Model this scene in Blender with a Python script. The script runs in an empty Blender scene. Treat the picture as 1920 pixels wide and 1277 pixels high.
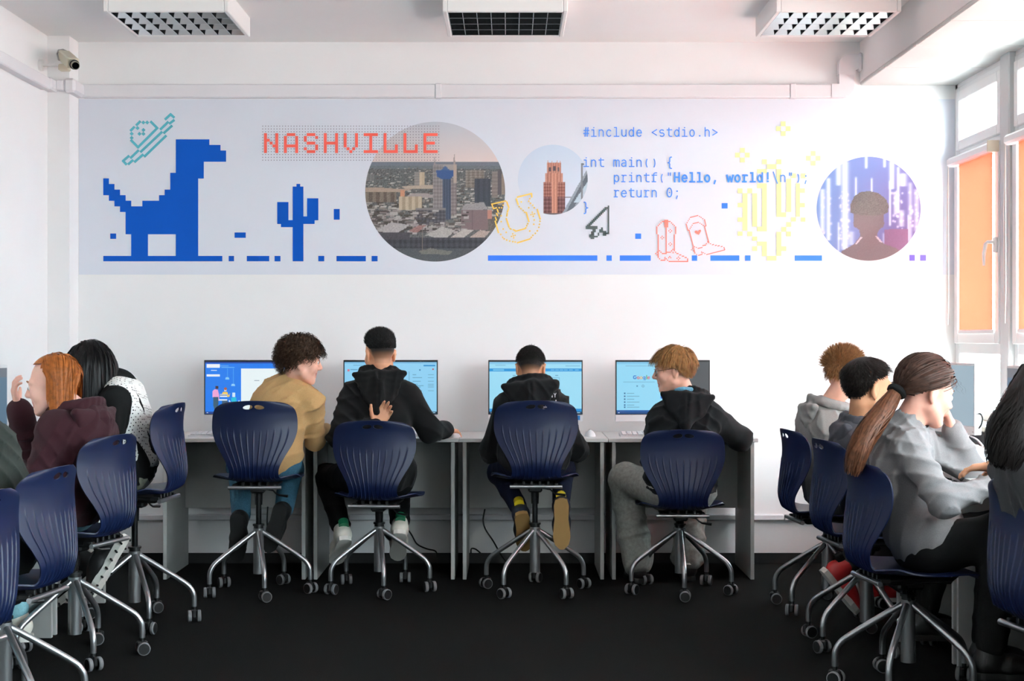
import bpy, bmesh, math, random
import numpy as np
from mathutils import Vector, Matrix

# ------------------------------------------------------------------ camera
F = 2700.0            # focal length in pixels of the 1920 x 1277 frame
CX, CY = 955.0, 634.0 # vanishing point of the room's depth lines
CAMZ = 1.265
D_WALL = 8.1          # distance from the camera to the mural wall
scene = bpy.context.scene
cam_d = bpy.data.cameras.new('camera')
cam_d.sensor_width = 36.0
cam_d.lens = F / 1920.0 * 36.0
cam_d.shift_x = (960.0 - CX) / 1920.0
cam_d.shift_y = -(638.5 - CY) / 1920.0
cam_d.clip_end = 200.0
cam = bpy.data.objects.new('camera', cam_d)
scene.collection.objects.link(cam)
cam.location = (0, 0, CAMZ)
cam.rotation_euler = (math.pi / 2, 0, 0)
scene.camera = cam
scene.view_settings.view_transform = 'Standard'
scene.view_settings.look = 'None'
scene.view_settings.gamma = 1.0
scene.view_settings.use_curve_mapping = False
scene.view_settings.exposure = 0.24
scene.cycles.max_bounces = 10
scene.cycles.diffuse_bounces = 6
scene.cycles.transmission_bounces = 8
scene.cycles.transparent_max_bounces = 16
scene.cycles.caustics_reflective = False
scene.cycles.caustics_refractive = False
scene.cycles.sample_clamp_indirect = 6.0

# ------------------------------------------------------------------ daylight
SKY = 30.0
world = bpy.data.worlds.new('overcast_sky')
scene.world = world
world.use_nodes = True
nt = world.node_tree
nt.nodes.clear()
wo = nt.nodes.new('ShaderNodeOutputWorld')
bg = nt.nodes.new('ShaderNodeBackground')
tc = nt.nodes.new('ShaderNodeTexCoord')
sx = nt.nodes.new('ShaderNodeSeparateXYZ')
rp = nt.nodes.new('ShaderNodeValToRGB')
rp.color_ramp.elements[0].position = 0.47
rp.color_ramp.elements[0].color = (0.54, 0.54, 0.55, 1)
rp.color_ramp.elements[1].position = 0.53
rp.color_ramp.elements[1].color = (0.785, 0.915, 1.0, 1)
mp = nt.nodes.new('ShaderNodeMapRange')
mp.inputs['From Min'].default_value = -1.0
mp.inputs['From Max'].default_value = 1.0
nt.links.new(tc.outputs['Generated'], sx.inputs[0])
nt.links.new(sx.outputs['Z'], mp.inputs['Value'])
nt.links.new(mp.outputs[0], rp.inputs['Fac'])
nt.links.new(rp.outputs[0], bg.inputs['Color'])
bg.inputs['Strength'].default_value = SKY
nt.links.new(bg.outputs[0], wo.inputs['Surface'])

sun_d = bpy.data.lights.new('sun', 'SUN')
sun_d.energy = 2.4
sun_d.angle = math.radians(7.0)      # sun behind thin cloud
sun_d.color = (1.0, 0.95, 0.88)
sun = bpy.data.objects.new('sun', sun_d)
scene.collection.objects.link(sun)
SUN_DIR = Vector((-0.36, 0.90, -0.36)).normalized()   # the way the light travels
sun.rotation_euler = SUN_DIR.to_track_quat('-Z', 'Y').to_euler()
sun.location = (6, -4, 6)

# portal over the whole window wall: only tells the renderer where the sky comes in
por_d = bpy.data.lights.new('window_portal', 'AREA')
por_d.shape = 'RECTANGLE'
por_d.size = 9.8
por_d.size_y = 2.0
por_d.cycles.is_portal = True
por = bpy.data.objects.new('window_portal', por_d)
scene.collection.objects.link(por)
por.location = (2.66, 3.3, 1.75)
por.rotation_euler = Vector((-1, 0, 0)).to_track_quat('-Z', 'Z').to_euler()

# ------------------------------------------------------------------ helpers
def P(px, py, d):
    """a point of the place at depth d that the photograph shows at (px, py)"""
    return np.array([(px - CX) * d / F, d, CAMZ - (py - CY) * d / F])

WS = F / D_WALL
def WX(px): return (px - CX) / WS
def WZ(py): return CAMZ + (CY - py) / WS

def lin(c):
    r = []
    for v in c[:3]:
        v = v / 255.0
        r.append(v / 12.92 if v <= 0.04045 else ((v + 0.055) / 1.055) ** 2.4)
    return tuple(r) + (1.0,)

MATS = {}
def mat(name, rgb, rough=0.6, metal=0.0, vary=0.0, scale=60.0, bump=0.0, bscale=None, spec=0.5, coat=0.0, sheen=0.0, sss=0.0):
    if name in MATS: return MATS[name]
    m = bpy.data.materials.new(name)
    m.use_nodes = True
    t = m.node_tree
    b = t.nodes['Principled BSDF']
    col = lin(rgb)
    b.inputs['Base Color'].default_value = col
    b.inputs['Roughness'].default_value = rough
    b.inputs['Metallic'].default_value = metal
    b.inputs['Specular IOR Level'].default_value = spec
    if coat: b.inputs['Coat Weight'].default_value = coat
    if sheen:
        b.inputs['Sheen Weight'].default_value = sheen
        b.inputs['Sheen Roughness'].default_value = 0.6
    if sss:
        b.inputs['Subsurface Weight'].default_value = sss
        b.inputs['Subsurface Radius'].default_value = (0.012, 0.004, 0.002)
        b.inputs['Subsurface Scale'].default_value = 0.6
    tcn = t.nodes.new('ShaderNodeTexCoord')
    if vary:
        n = t.nodes.new('ShaderNodeTexNoise')
        n.inputs['Scale'].default_value = scale
        n.inputs['Detail'].default_value = 4
        t.links.new(tcn.outputs['Object'], n.inputs['Vector'])
        cr = t.nodes.new('ShaderNodeValToRGB')
        cr.color_ramp.elements[0].position = 0.3
        cr.color_ramp.elements[1].position = 0.7
        cr.color_ramp.elements[0].color = tuple(v * (1 - vary) for v in col[:3]) + (1,)
        cr.color_ramp.elements[1].color = tuple(min(1, v * (1 + vary)) for v in col[:3]) + (1,)
        t.links.new(n.outputs['Fac'], cr.inputs['Fac'])
        t.links.new(cr.outputs[0], b.inputs['Base Color'])
    if bump:
        n2 = t.nodes.new('ShaderNodeTexNoise')
        n2.inputs['Scale'].default_value = bscale or scale
        n2.inputs['Detail'].default_value = 3
        t.links.new(tcn.outputs['Object'], n2.inputs['Vector'])
        bp = t.nodes.new('ShaderNodeBump')
        bp.inputs['Strength'].default_value = bump
        bp.inputs['Distance'].default_value = 0.004
        t.links.new(n2.outputs['Fac'], bp.inputs['Height'])
        t.links.new(bp.outputs[0], b.inputs['Normal'])
    MATS[name] = m
    return m

def attr_mat(name, emit=0.0, rough=0.5):
    """flat print / screen picture: colours read from the mesh's colour attribute"""
    if name in MATS: return MATS[name]
    m = bpy.data.materials.new(name)
    m.use_nodes = True
    t = m.node_tree
    b = t.nodes['Principled BSDF']
    a = t.nodes.new('ShaderNodeAttribute')
    a.attribute_name = 'print'
    b.inputs['Roughness'].default_value = rough
    if emit:
        b.inputs['Base Color'].default_value = (0.01, 0.01, 0.01, 1)
        b.inputs['Emission Strength'].default_value = emit
        t.links.new(a.outputs['Color'], b.inputs['Emission Color'])
    else:
        t.links.new(a.outputs['Color'], b.inputs['Base Color'])
    MATS[name] = m
    return m

def fast_mesh(name, V, polys, smooth=True, mi=None):
    """V (n,3); polys: list of int arrays (m,k)"""
    me = bpy.data.meshes.new(name)
    V = np.asarray(V, dtype=np.float32)
    me.vertices.add(len(V))
    me.vertices.foreach_set('co', V.ravel())
    idx = np.concatenate([np.asarray(p, dtype=np.int32).ravel() for p in polys])
    tot = np.concatenate([np.full(len(p), p.shape[1], dtype=np.int32) for p in polys])
    st = np.concatenate([[0], np.cumsum(tot)[:-1]]).astype(np.int32)
    me.loops.add(len(idx))
    me.loops.foreach_set('vertex_index', idx)
    me.polygons.add(len(tot))
    me.polygons.foreach_set('loop_start', st)
    if mi is not None:
        me.polygons.foreach_set('material_index', np.asarray(mi, dtype=np.int32))
    me.polygons.foreach_set('use_smooth', np.full(len(tot), smooth, dtype=bool))
    me.update(calc_edges=True)
    me.validate()
    return me

def link(name, data, material=None, parent=None, loc=None):
    o = bpy.data.objects.new(name, data)
    scene.collection.objects.link(o)
    if parent is not None: o.parent = parent
    if loc is not None: o.location = loc
    if material is not None and data is not None:
        ms = material if isinstance(material, (list, tuple)) else [material]
        if len(data.materials) == 0:
            for m in ms: data.materials.append(m)
    return o

def tag(o, label=None, cat=None, group=None, kind=None):
    if label: o['label'] = label
    if cat: o['category'] = cat
    if group: o['group'] = group
    if kind: o['kind'] = kind
    return o

def empty(name, loc=(0, 0, 0), rz=0.0, label=None, cat=None, group=None, kind=None, parent=None):
    o = bpy.data.objects.new(name, None)
    scene.collection.objects.link(o)
    o.empty_display_size = 0.05
    o.location = loc
    o.rotation_euler = (0, 0, rz)
    if parent is not None: o.parent = parent
    return tag(o, label, cat, group, kind)

class MB:
    """collects shapes for ONE mesh object"""
    def __init__(s): s.v = []; s.f = []; s.m = []; s.sm = []
    def add(s, vs, fs, mi=0, smooth=False):
        o = len(s.v)
        s.v.extend([tuple(map(float, p)) for p in vs])
        for f in fs:
            s.f.append([i + o for i in f]); s.m.append(mi); s.sm.append(smooth)
        return s
    def box(s, lo, hi, mi=0):
        x0, y0, z0 = lo; x1, y1, z1 = hi
        vs = [(x0,y0,z0),(x1,y0,z0),(x1,y1,z0),(x0,y1,z0),(x0,y0,z1),(x1,y0,z1),(x1,y1,z1),(x0,y1,z1)]
        return s.add(vs, [(3,2,1,0),(4,5,6,7),(0,1,5,4),(1,2,6,5),(2,3,7,6),(3,0,4,7)], mi)
    def bbox(s, lo, hi, b=0.003, mi=0):
        """box with chamfered edges"""
        lo = np.array(lo, float); hi = np.array(hi, float)
        c = (lo + hi) / 2; h = (hi - lo) / 2
        b = min(b, *(h * 0.9))
        vs = []
        for ax in range(3):
            for sgn in (-1, 1):
                for a2, b2 in ((-1,-1),(1,-1),(1,1),(-1,1)):
                    p = np.zeros(3); o1, o2 = (ax+1) % 3, (ax+2) % 3
                    p[ax] = sgn * h[ax]; p[o1] = a2 * (h[o1]-b); p[o2] = b2 * (h[o2]-b)
                    vs.append(c + p)
        bm = bmesh.new()
        for p in vs: bm.verts.new(p)
        r = bmesh.ops.convex_hull(bm, input=bm.verts[:])
        bm.verts.index_update()
        V2 = [v.co[:] for v in bm.verts]
        F2 = [[v.index for v in f.verts] for f in bm.faces]
        bm.free()
        return s.add(V2, F2, mi)
    def cyl(s, a, b, r, n=16, r2=None, mi=0, caps=True, smooth=True):
        a = np.array(a, float); b = np.array(b, float)
        r2 = r if r2 is None else r2
        d = b - a; d = d / (np.linalg.norm(d) + 1e-12)
        t = np.array([0, 0, 1.0]) if abs(d[2]) < 0.9 else np.array([1.0, 0, 0])
        u = np.cross(d, t); u /= np.linalg.norm(u); w = np.cross(d, u)
        vs = []
        for c, rr in ((a, r), (b, r2)):
            for k in range(n):
                an = 2 * math.pi * k / n
                vs.append(c + rr * (math.cos(an) * u + math.sin(an) * w))
        s.add(vs, [((k+1) % n, k, n+k, n+(k+1) % n) for k in range(n)], mi, smooth)
        if caps:
            s.add(vs[:n], [tuple(range(n))], mi)
            s.add(vs[n:], [tuple(reversed(range(n)))], mi)
        return s
    def tube(s, pts, r, n=10, mi=0, caps=True):
        pts = [np.array(p, float) for p in pts]
        rs = r if isinstance(r, (list, tuple, np.ndarray)) else [r] * len(pts)
        up = None; rings = []
        for i, p in enumerate(pts):
            d = pts[min(i+1, len(pts)-1)] - pts[max(i-1, 0)]
            d = d / (np.linalg.norm(d) + 1e-12)
            if up is None:
                t = np.array([0, 0, 1.0]) if abs(d[2]) < 0.9 else np.array([1.0, 0, 0])
                up = np.cross(d, t)
            up = up - d * np.dot(up, d); up /= np.linalg.norm(up)
            w = np.cross(d, up)
            rings.append([p + rs[i] * (math.cos(2*math.pi*k/n) * up + math.sin(2*math.pi*k/n) * w) for k in range(n)])
        vs = [q for rg in rings for q in rg]
        fs = []
        for i in range(len(pts) - 1):
            for k in range(n):
                fs.append((i*n+k, i*n+(k+1) % n, (i+1)*n+(k+1) % n, (i+1)*n+k))
        s.add(vs, fs, mi, True)
        if caps:
            s.add(rings[0], [tuple(reversed(range(n)))], mi)
            s.add(rings[-1], [tuple(range(n))], mi)
        return s
    def prism(s, poly, lo, hi, axis=1, mi=0):
        """polygon (a,b) extruded along axis between lo and hi"""
        def pt(a, b, c):
            return {0: (c, a, b), 1: (a, c, b), 2: (a, b, c)}[axis]
        n = len(poly)
        vs = [pt(a, b, lo) for a, b in poly] + [pt(a, b, hi) for a, b in poly]
        s.add(vs, [tuple(range(n)), tuple(reversed(range(n, 2*n)))] + [((k+1) % n, k, n+k, n+(k+1) % n) for k in range(n)], mi)
        return s
    def mesh(s, name):
        me = bpy.data.meshes.new(name)
        me.from_pydata(s.v, [], s.f)
        me.polygons.foreach_set('material_index', s.m)
        me.polygons.foreach_set('use_smooth', s.sm)
        me.update()
        bm = bmesh.new(); bm.from_mesh(me)
        bmesh.ops.remove_doubles(bm, verts=bm.verts[:], dist=1e-5) if len(s.v) < 4000 else None
        bmesh.ops.recalc_face_normals(bm, faces=bm.faces[:])
        for e in bm.edges:
            if len(e.link_faces) == 2 and e.calc_face_angle(0) > 0.7: e.smooth = False
        bm.to_mesh(me); bm.free()
        return me
    def build(s, name, material, parent=None, loc=None):
        return link(name, s.mesh(name), material, parent, loc)

def struct(o): o['kind'] = 'structure'; return o
# ------------------------------------------------------------------ materials of the room
WALLM = mat('white_wall_paint', (246, 246, 246), 0.75, vary=0.012, scale=3.0, bump=0.04, bscale=180)
CEILM = mat('ceiling_paint', (247, 247, 246), 0.8, vary=0.015, scale=2.0, bump=0.05, bscale=160)
PANELM = mat('soffit_panel', (212, 214, 210), 0.6)
CARPET = mat('charcoal_carpet', (15, 14, 13), 0.95, vary=0.75, scale=420.0, bump=0.9, bscale=420, spec=0.1)
BASEM = mat('black_skirting', (14, 14, 15), 0.6)
TRUNK = mat('white_trunking', (236, 235, 238), 0.45)
GREYLINE = mat('joint_shadow_gap', (120, 118, 118), 0.7)
UPVC = mat('white_window_frame', (233, 235, 236), 0.35)
SILLM = mat('window_sill_board', (222, 214, 198), 0.4)

XL, XR = -2.545, 2.51
YF = -1.6
ZC = 2.93          # main ceiling
ZS = 2.686         # lower ceiling by the windows
XB = 1.972         # face of the drop between the two ceilings

o = MB().box((XL - .2, YF - .2, -.12), (XR + .10, D_WALL + .2, 0)).build('floor', CARPET); struct(o)
o = MB().box((XL - .2, D_WALL, 0), (XR + .10, D_WALL + .2, ZC + .15)).build('wall_back', WALLM); struct(o)
o = MB().box((XL - .2, YF, 0), (XL, D_WALL, ZC + .15)).build('wall_left', WALLM); struct(o)
o = MB().box((XL - .2, YF - .2, 0), (XR + .10, YF, ZC + .15)).build('wall_front', WALLM); struct(o)
YC = D_WALL - 0.165
o = MB().box((XL - .01, YC, 0), (WX(147), D_WALL + .02, ZC + .02)).build('wall_column', WALLM); struct(o)
o = MB().box((XL - .2, YF - .2, ZC), (XB, D_WALL + .2, ZC + .15)).build('ceiling', CEILM); struct(o)
o = MB().box((XB, YF - .2, ZS + .02), (XR + .10, D_WALL + .2, ZC + .15)).build('ceiling_drop', CEILM); struct(o)
so = empty('ceiling_soffit', (0, 0, 0), kind='structure')
yj = [D_WALL, 7.565, 6.99, 6.44]
while yj[-1] > YF: yj.append(yj[-1] - 0.56)
yj[-1] = YF
for a, b in zip(yj[:-1], yj[1:]):
    MB().bbox((XB, b + .004, ZS), (XR + .06, a - .004, ZS + .022), .005).build('ceiling_panel', PANELM, so)
b = MB().box((WX(147), D_WALL - .012, 0), (XR, D_WALL + .01, .057)).build('baseboard_back', BASEM); struct(b)
b = MB().box((XL - .01, YF, 0), (XL + .012, YC, .057)).build('baseboard_left', BASEM); struct(b)

# ------------------------------------------------------------------ window wall
WIN_W, POST = 0.80, 0.125
ZSILL, ZMID0, ZMID1, ZTR0, ZTR1 = 0.83, 1.19, 1.255, 2.30, 2.665
wins = []
y1 = D_WALL - 0.035
while y1 - WIN_W > YF + .1:
    wins.append((y1 - WIN_W, y1)); y1 -= WIN_W + POST
wr = MB().box((XR + .02, YF - .2, 0), (XR + .10, D_WALL + .2, ZSILL - .03))
wr.box((XR + .0, YF - .2, ZTR1 - .002), (XR + .10, D_WALL + .2, ZC))
wr.box((XR + .0, wins[0][1], ZSILL - .03), (XR + .10, D_WALL + .2, ZC))
for i, (a, bb) in enumerate(wins):
    lo = wins[i + 1][1] if i + 1 < len(wins) else YF - .2
    wr.box((XR + .02, lo + .012, ZSILL - .03), (XR + .09, a - .012, ZTR1 + .01))
struct(wr.build('wall_right', WALLM))
struct(MB().bbox((XR - .17, YF, ZSILL - .03), (XR + .06, D_WALL, ZSILL), .006).build('trim_1', SILLM))
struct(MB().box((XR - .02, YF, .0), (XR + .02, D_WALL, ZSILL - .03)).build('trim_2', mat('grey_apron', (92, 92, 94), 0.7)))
MULL = mat('grey_white_post', (206, 208, 209), 0.4)

gl = bpy.data.materials.new('window_glass'); gl.use_nodes = True
t = gl.node_tree; t.nodes.clear()
go = t.nodes.new('ShaderNodeOutputMaterial'); gm = t.nodes.new('ShaderNodeMixShader')
g1 = t.nodes.new('ShaderNodeBsdfTransparent'); g2 = t.nodes.new('ShaderNodeBsdfGlossy')
g2.inputs['Roughness'].default_value = 0.02
g1.inputs['Color'].default_value = (0.95, 0.97, 0.96, 1)
gm.inputs[0].default_value = 0.05
t.links.new(g1.outputs[0], gm.inputs[1]); t.links.new(g2.outputs[0], gm.inputs[2])
t.links.new(gm.outputs[0], go.inputs[0])

bl = bpy.data.materials.new('orange_blind_fabric'); bl.use_nodes = True
t = bl.node_tree; t.nodes.clear()
bo = t.nodes.new('ShaderNodeOutputMaterial'); bm_ = t.nodes.new('ShaderNodeMixShader')
b1 = t.nodes.new('ShaderNodeBsdfDiffuse'); b2 = t.nodes.new('ShaderNodeBsdfTranslucent')
wv = t.nodes.new('ShaderNodeTexNoise'); wv.inputs['Scale'].default_value = 300
tco = t.nodes.new('ShaderNodeTexCoord')
t.links.new(tco.outputs['Object'], wv.inputs['Vector'])
crr = t.nodes.new('ShaderNodeValToRGB')
crr.color_ramp.elements[0].color = (0.98, 0.35, 0.25, 1)
crr.color_ramp.elements[1].color = (1.0, 0.39, 0.28, 1)
t.links.new(wv.outputs['Fac'], crr.inputs['Fac'])
b1.inputs['Color'].default_value = (0.90, 0.40, 0.25, 1)
t.links.new(crr.outputs[0], b2.inputs['Color'])
bm_.inputs[0].default_value = 0.36
t.links.new(b1.outputs[0], bm_.inputs[1]); t.links.new(b2.outputs[0], bm_.inputs[2])
t.links.new(bm_.outputs[0], bo.inputs[0])

SASH = mat('white_sash', (240, 241, 241), 0.3)
HANDLE = mat('white_handle', (245, 245, 244), 0.25)
CORD = mat('white_cord', (236, 226, 218), 0.6)
def ring(m, x0, x1, ya, yb, za, zb, w):
    m.bbox((x0, ya, za), (x1, ya + w, zb), .004); m.bbox((x0, yb - w, za), (x1, yb, zb), .004)
    m.bbox((x0, ya + w, za), (x1, yb - w, za + w), .004); m.bbox((x0, ya + w, zb - w), (x1, yb - w, zb), .004)
wlabels = 0
for i, (a, bb) in enumerate(wins):
    w = empty('window_%d' % (i + 1), (XR, (a + bb) / 2, ZSILL), kind='structure')
    L = Vector((XR, (a + bb) / 2, ZSILL))
    def wb(m, name, material, parent=w):
        ob = m.build(name, material, parent); 
        ob.data.transform(Matrix.Translation(-L)); return ob
    m = MB(); ring(m, XR - .005, XR + .085, a, bb, ZSILL, ZTR1, .05)
    m.bbox((XR - .005, a + .05, ZMID0 - .01), (XR + .085, bb - .05, ZMID1), .004)
    m.bbox((XR - .005, a + .05, ZTR0 - .05), (XR + .085, bb - .05, ZTR0 + .03), .004)
    wb(m, 'window_frame', UPVC)
    m = MB(); ring(m, XR - .022, XR + .05, a + .035, bb - .035, ZTR0 + .005, ZTR1 - .035, .055); s1 = wb(m, 'transom_sash', SASH)
    m = MB(); ring(m, XR - .03, XR + .05, a + .035, bb - .035, ZMID1 - .02, ZTR0 - .03, .062); s2 = wb(m, 'casement_sash', SASH)
    for z0, z1, nm in ((ZTR0 + .05, ZTR1 - .08, 'pane'), (ZMID1 + .03, ZTR0 - .08, 'pane'), (ZSILL + .04, ZMID0 + .0, 'pane')):
        wb(MB().box((XR + .018, a + .045, z0), (XR + .024, bb - .045, z1)), nm, gl)
    m = MB().bbox((XR - .045, a + .05, 1.70), (XR - .03, a + .082, 1.78), .004)
    m.tube([(XR - .04, a + .066, 1.755), (XR - .075, a + .066, 1.755), (XR - .083, a + .075, 1.745), (XR - .083, a + .098, 1.70), (XR - .083, a + .10, 1.635)], [.009, .009, .010, .010, .007], 8)
    h = wb(m, 'window_handle', HANDLE); h['label'] = 'white lever handle on the casement'
for i, (a, bb) in enumerate(wins):
    lo = wins[i + 1][1] if i + 1 < len(wins) else YF
    struct(MB().bbox((XR - .035, lo - .002, ZSILL), (XR + .06, a + .002, ZS + .003), .006).build('trim_%d' % (10 + i), MULL))
# roller blinds pulled down over every casement
NB = 4   # the blinds by the mural wall are down; the windows nearer the viewer have none
names = {0: 'orange roller blind pulled down over the window by the mural wall', 1: 'orange roller blind on the second window, cut by the photo edge'}
for i, (a, bb) in enumerate(wins[:NB]):
    L = Vector((XR - .05, (a + bb) / 2, ZTR0))
    lab = names.get(i, 'orange roller blind on the %s window from the mural wall' % ['', '', 'third', 'fourth'][i])
    r = empty('roller_blind', L, label=lab, cat='blind', group='orange roller blinds on the window wall')
    zb = ZMID1 + .045 if i < NB else ZTR0 - .13
    def wb(m, name, material):
        ob = m.build(name, material, r); ob.data.transform(Matrix.Translation(-L)); return ob
    wb(MB().bbox((XR - .075, a + .05, ZTR0 - .085), (XR - .02, bb - .035, ZTR0 - .035), .012), 'cassette', SASH)
    wb(MB().bbox((XR - .085, a + .036, ZTR0 - .09), (XR - .015, a + .052, ZTR0 - .03), .004), 'end_cap', mat('cream_cap', (226, 216, 196), .5))
    wb(MB().box((XR - .042, a + .095, zb), (XR - .0405, bb - .16, ZTR0 - .06)), 'fabric', bl)
    wb(MB().bbox((XR - .049, a + .093, zb - .012), (XR - .034, bb - .158, zb + .010), .004), 'bottom_bar', SASH)
    m = MB()
    yy = bb - .012
    m.tube([(XR - .055, yy, ZTR0 - .06), (XR - .06, yy + .008, 1.9), (XR - .06, yy + .004, 1.5), (XR - .058, yy - .006, 1.34), (XR - .056, yy - .014, 1.5), (XR - .055, yy - .006, 1.9), (XR - .055, yy - .003, ZTR0 - .06)], .0022, 6)
    wb(m, 'pull_cord', CORD)

# ------------------------------------------------------------------ cable trunking along the walls
t1 = empty('trim_60', (0, D_WALL, WZ(172)), kind='structure')
L = Vector((0, D_WALL, WZ(172)))
def tb(m, name, material=TRUNK, parent=None):
    ob = m.build(name, material, parent or t1); ob.data.transform(Matrix.Translation(-L)); return ob
zt0, zt1 = WZ(185), WZ(160)
cuts = [157, 818, 1480, 1558]
for x0, x1 in zip(cuts[:-1], cuts[1:]):
    tb(MB().bbox((WX(x0) + .002, D_WALL - .045, zt0), (WX(x1) - .002, D_WALL + .002, zt1), .006), 'trunking_length')
for x0 in (818, 1480):
    tb(MB().bbox((WX(x0) - .004, D_WALL - .049, zt0 - .003), (WX(x0) + .03, D_WALL + .002, zt1 + .003), .004), 'joint_cover')
# elbow that climbs to the ceiling drop
m = MB()
xe0, xe1, ze = WX(1556), WX(1598), WZ(118)
arc = []
cxa, cza = WX(1570), WZ(150)
poly = [(WX(1556), zt0), (WX(1575), zt0)] + [(WX(1575) + (WX(1598) - WX(1575)) * math.sin(t_), WZ(165) - (WZ(165) - zt0) * math.cos(t_)) for t_ in np.linspace(0, math.pi / 2, 7)] + [(WX(1598), WZ(140)), (WX(1570), WZ(140)), (WX(1570), zt1), (WX(1556), zt1)]
m.prism(poly, D_WALL - .05, D_WALL + .002, 1); tb(m, 'corner_elbow')
m = MB()
poly = [(WX(1569), WZ(142)), (WX(1600), WZ(142)), (WX(1601), WZ(134)), (WX(1606), WZ(132)), (WX(1606), WZ(104)), (WX(1592), WZ(104))] + [(WX(1592) - (WX(1592) - WX(1569)) * math.sin(t_), WZ(124) + (WZ(104) - WZ(124)) * math.cos(t_)) for t_ in np.linspace(0.2, math.pi / 2, 7)]
m.prism(poly, D_WALL - .053, D_WALL + .002, 1); tb(m, 'corner_elbow')
tb(MB().bbox((WX(1606), D_WALL - .06, WZ(136)), (XB + .002, D_WALL + .002, WZ(102)), .008), 'end_collar')
# left: around the column and along the left wall
tb(MB().bbox((WX(147) - .02, YC - .05, zt0 + .0), (WX(147) + .045, D_WALL, zt1 + .004), .014), 'corner_cover')
tb(MB().bbox((XL + .06, YC - .05, zt0 + .012), (WX(147) - .02, YC + .002, zt1 - .006), .006), 'trunking_length')
tb(MB().bbox((XL - .001, YC - .12, zt0 + .006), (XL + .062, YC + .002, zt1 - .004), .010), 'corner_cover')
tb(MB().bbox((XL - .001, YF, zt0), (XL + .055, YC - .12, zt1 - .01), .006), 'trunking_length')
# lower run under the desks
t2 = empty('trim_61', (0, D_WALL, .26), kind='structure')
L2 = Vector((0, D_WALL, .26))
for x0, x1 in ((-2.3, -0.9), (-.897, .5), (.503, 1.54), (1.543, XR - .03)):
    ob = MB().bbox((x0, D_WALL - .035, .243), (x1, D_WALL + .002, .276), .005).build('trunking_length', TRUNK, t2); ob.data.transform(Matrix.Translation(-L2))
# ------------------------------------------------------------------ the printed mural
MUR = empty('wall_mural', (0, D_WALL, WZ(350)), label='wide pale mural with pixel art, round city pictures and code on the back wall', cat='mural')
LM = Vector((0, D_WALL, WZ(350)))
def mur(m, name, material, label=None, kind=None):
    ob = m.build(name, material, MUR); ob.data.transform(Matrix.Translation(-LM))
    if label: ob['label'] = label
    if kind: ob['kind'] = kind
    return ob
def print_mat(name, rgb): return mat(name, rgb, 0.6, vary=0.02, scale=8, spec=.15)
LAY = [0]
def yl(k): return D_WALL - 0.0022 - 0.0006 * k
class Dec(MB):
    """flat print pieces given in photograph pixels of the wall plane"""
    def __init__(s, k): super().__init__(); s.k = k; s.j = 0
    def rect(s, x0, y0, x1, y1):
        return s.box((WX(x0), yl(s.k), WZ(y1)), (WX(x1), yl(s.k) + .0008, WZ(y0)))
    def poly(s, pts):
        s.j += 1; o_ = (s.j % 29) * 2e-5
        return s.prism([(WX(x), WZ(y)) for x, y in pts], yl(s.k) - o_, yl(s.k) + .0008, 1)
    def seg(s, x0, y0, x1, y1, w, cap=0.0):
        dx, dy = x1 - x0, y1 - y0; l = math.hypot(dx, dy) or 1e-6
        ux, uy = dx / l, dy / l; px, py = -uy * w / 2, ux * w / 2
        x0 -= ux * cap; y0 -= uy * cap; x1 += ux * cap; y1 += uy * cap
        return s.poly([(x0 + px, y0 + py), (x1 + px, y1 + py), (x1 - px, y1 - py), (x0 - px, y0 - py)])
    def disc(s, x, y, r, n=10):
        return s.poly([(x + r * math.cos(2 * math.pi * i / n), y + r * math.sin(2 * math.pi * i / n)) for i in range(n)])
    def bitmap(s, rows, x, y, c):
        for j, row in enumerate(rows):
            i = 0
            while i < len(row):
                if row[i] == '#':
                    k = i
                    while k < len(row) and row[k] == '#': k += 1
                    s.rect(x + i * c, y + j * c, x + k * c, y + (j + 1) * c + .05); i = k
                else: i += 1
        return s
mur(MB().box((WX(148), D_WALL - .002, WZ(515)), (XR - .004, D_WALL + .001, WZ(186))), 'mural_sheet', mat('mural_pale_blue', (226, 231, 241), 0.55, vary=0.012, scale=2))
BLUE_D = print_mat('print_deep_blue', (0, 80, 178))
BLUE_L = print_mat('print_bright_blue', (64, 128, 242))
VIOL = print_mat('print_violet', (104, 92, 196))
mur(Dec(3).bitmap([
 ".............######...", ".............########.", ".............#########", ".............#########",
 ".............#####....", ".............#####....", "............######....", "#...........#####.....",
 "##..........#####.....", "###........######.....", ".###......#######.....", "..###..##########.....",
 "...##############.....", "....#############.....", "....#############.....", "....#############.....",
 "....#############.....", ".....###.....####.....", ".....###.....####.....", ".....###.....####.....",
 ".....###.....####....."], 194, 261.5, 10.46), 'pixel_dinosaur', BLUE_D, 'blue blocky long-necked dinosaur')
m = Dec(3).rect(549, 350, 569, 490).rect(556, 345, 563, 350.2)
m.rect(520, 379, 541, 413).rect(527, 420, 549.2, 426).rect(520.02, 412.9, 549.1, 420.1)
m.rect(576, 372, 597, 406).rect(568.9, 413, 590, 420).rect(568.9, 405.9, 597, 413.1)
mur(m, 'pixel_cactus', BLUE_D, 'blue blocky cactus')
for x0, x1 in ((194, 417), (429, 439), (463, 505), (515, 526), (597, 608), (631, 686), (697, 708)):
    mur(Dec(2).rect(x0, 480, x1, 490), 'ground_dash', BLUE_D)
for x0, x1 in ((915, 1120), (1137, 1147), (1162, 1220), (1297, 1307), (1332, 1386), (1397, 1407), (1490, 1541)):
    mur(Dec(2).rect(x0, 479, x1, 489), 'ground_dash', BLUE_L)
for x0, x1 in ((1705, 1715), (1725, 1736)): mur(Dec(2).rect(x0, 478, x1, 489), 'ground_dash', VIOL)
for r in ((207, 438, 218, 448), (440, 436, 461, 446), (626, 392, 637, 412)): mur(Dec(2).rect(*r), 'pixel_block', BLUE_D)
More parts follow.
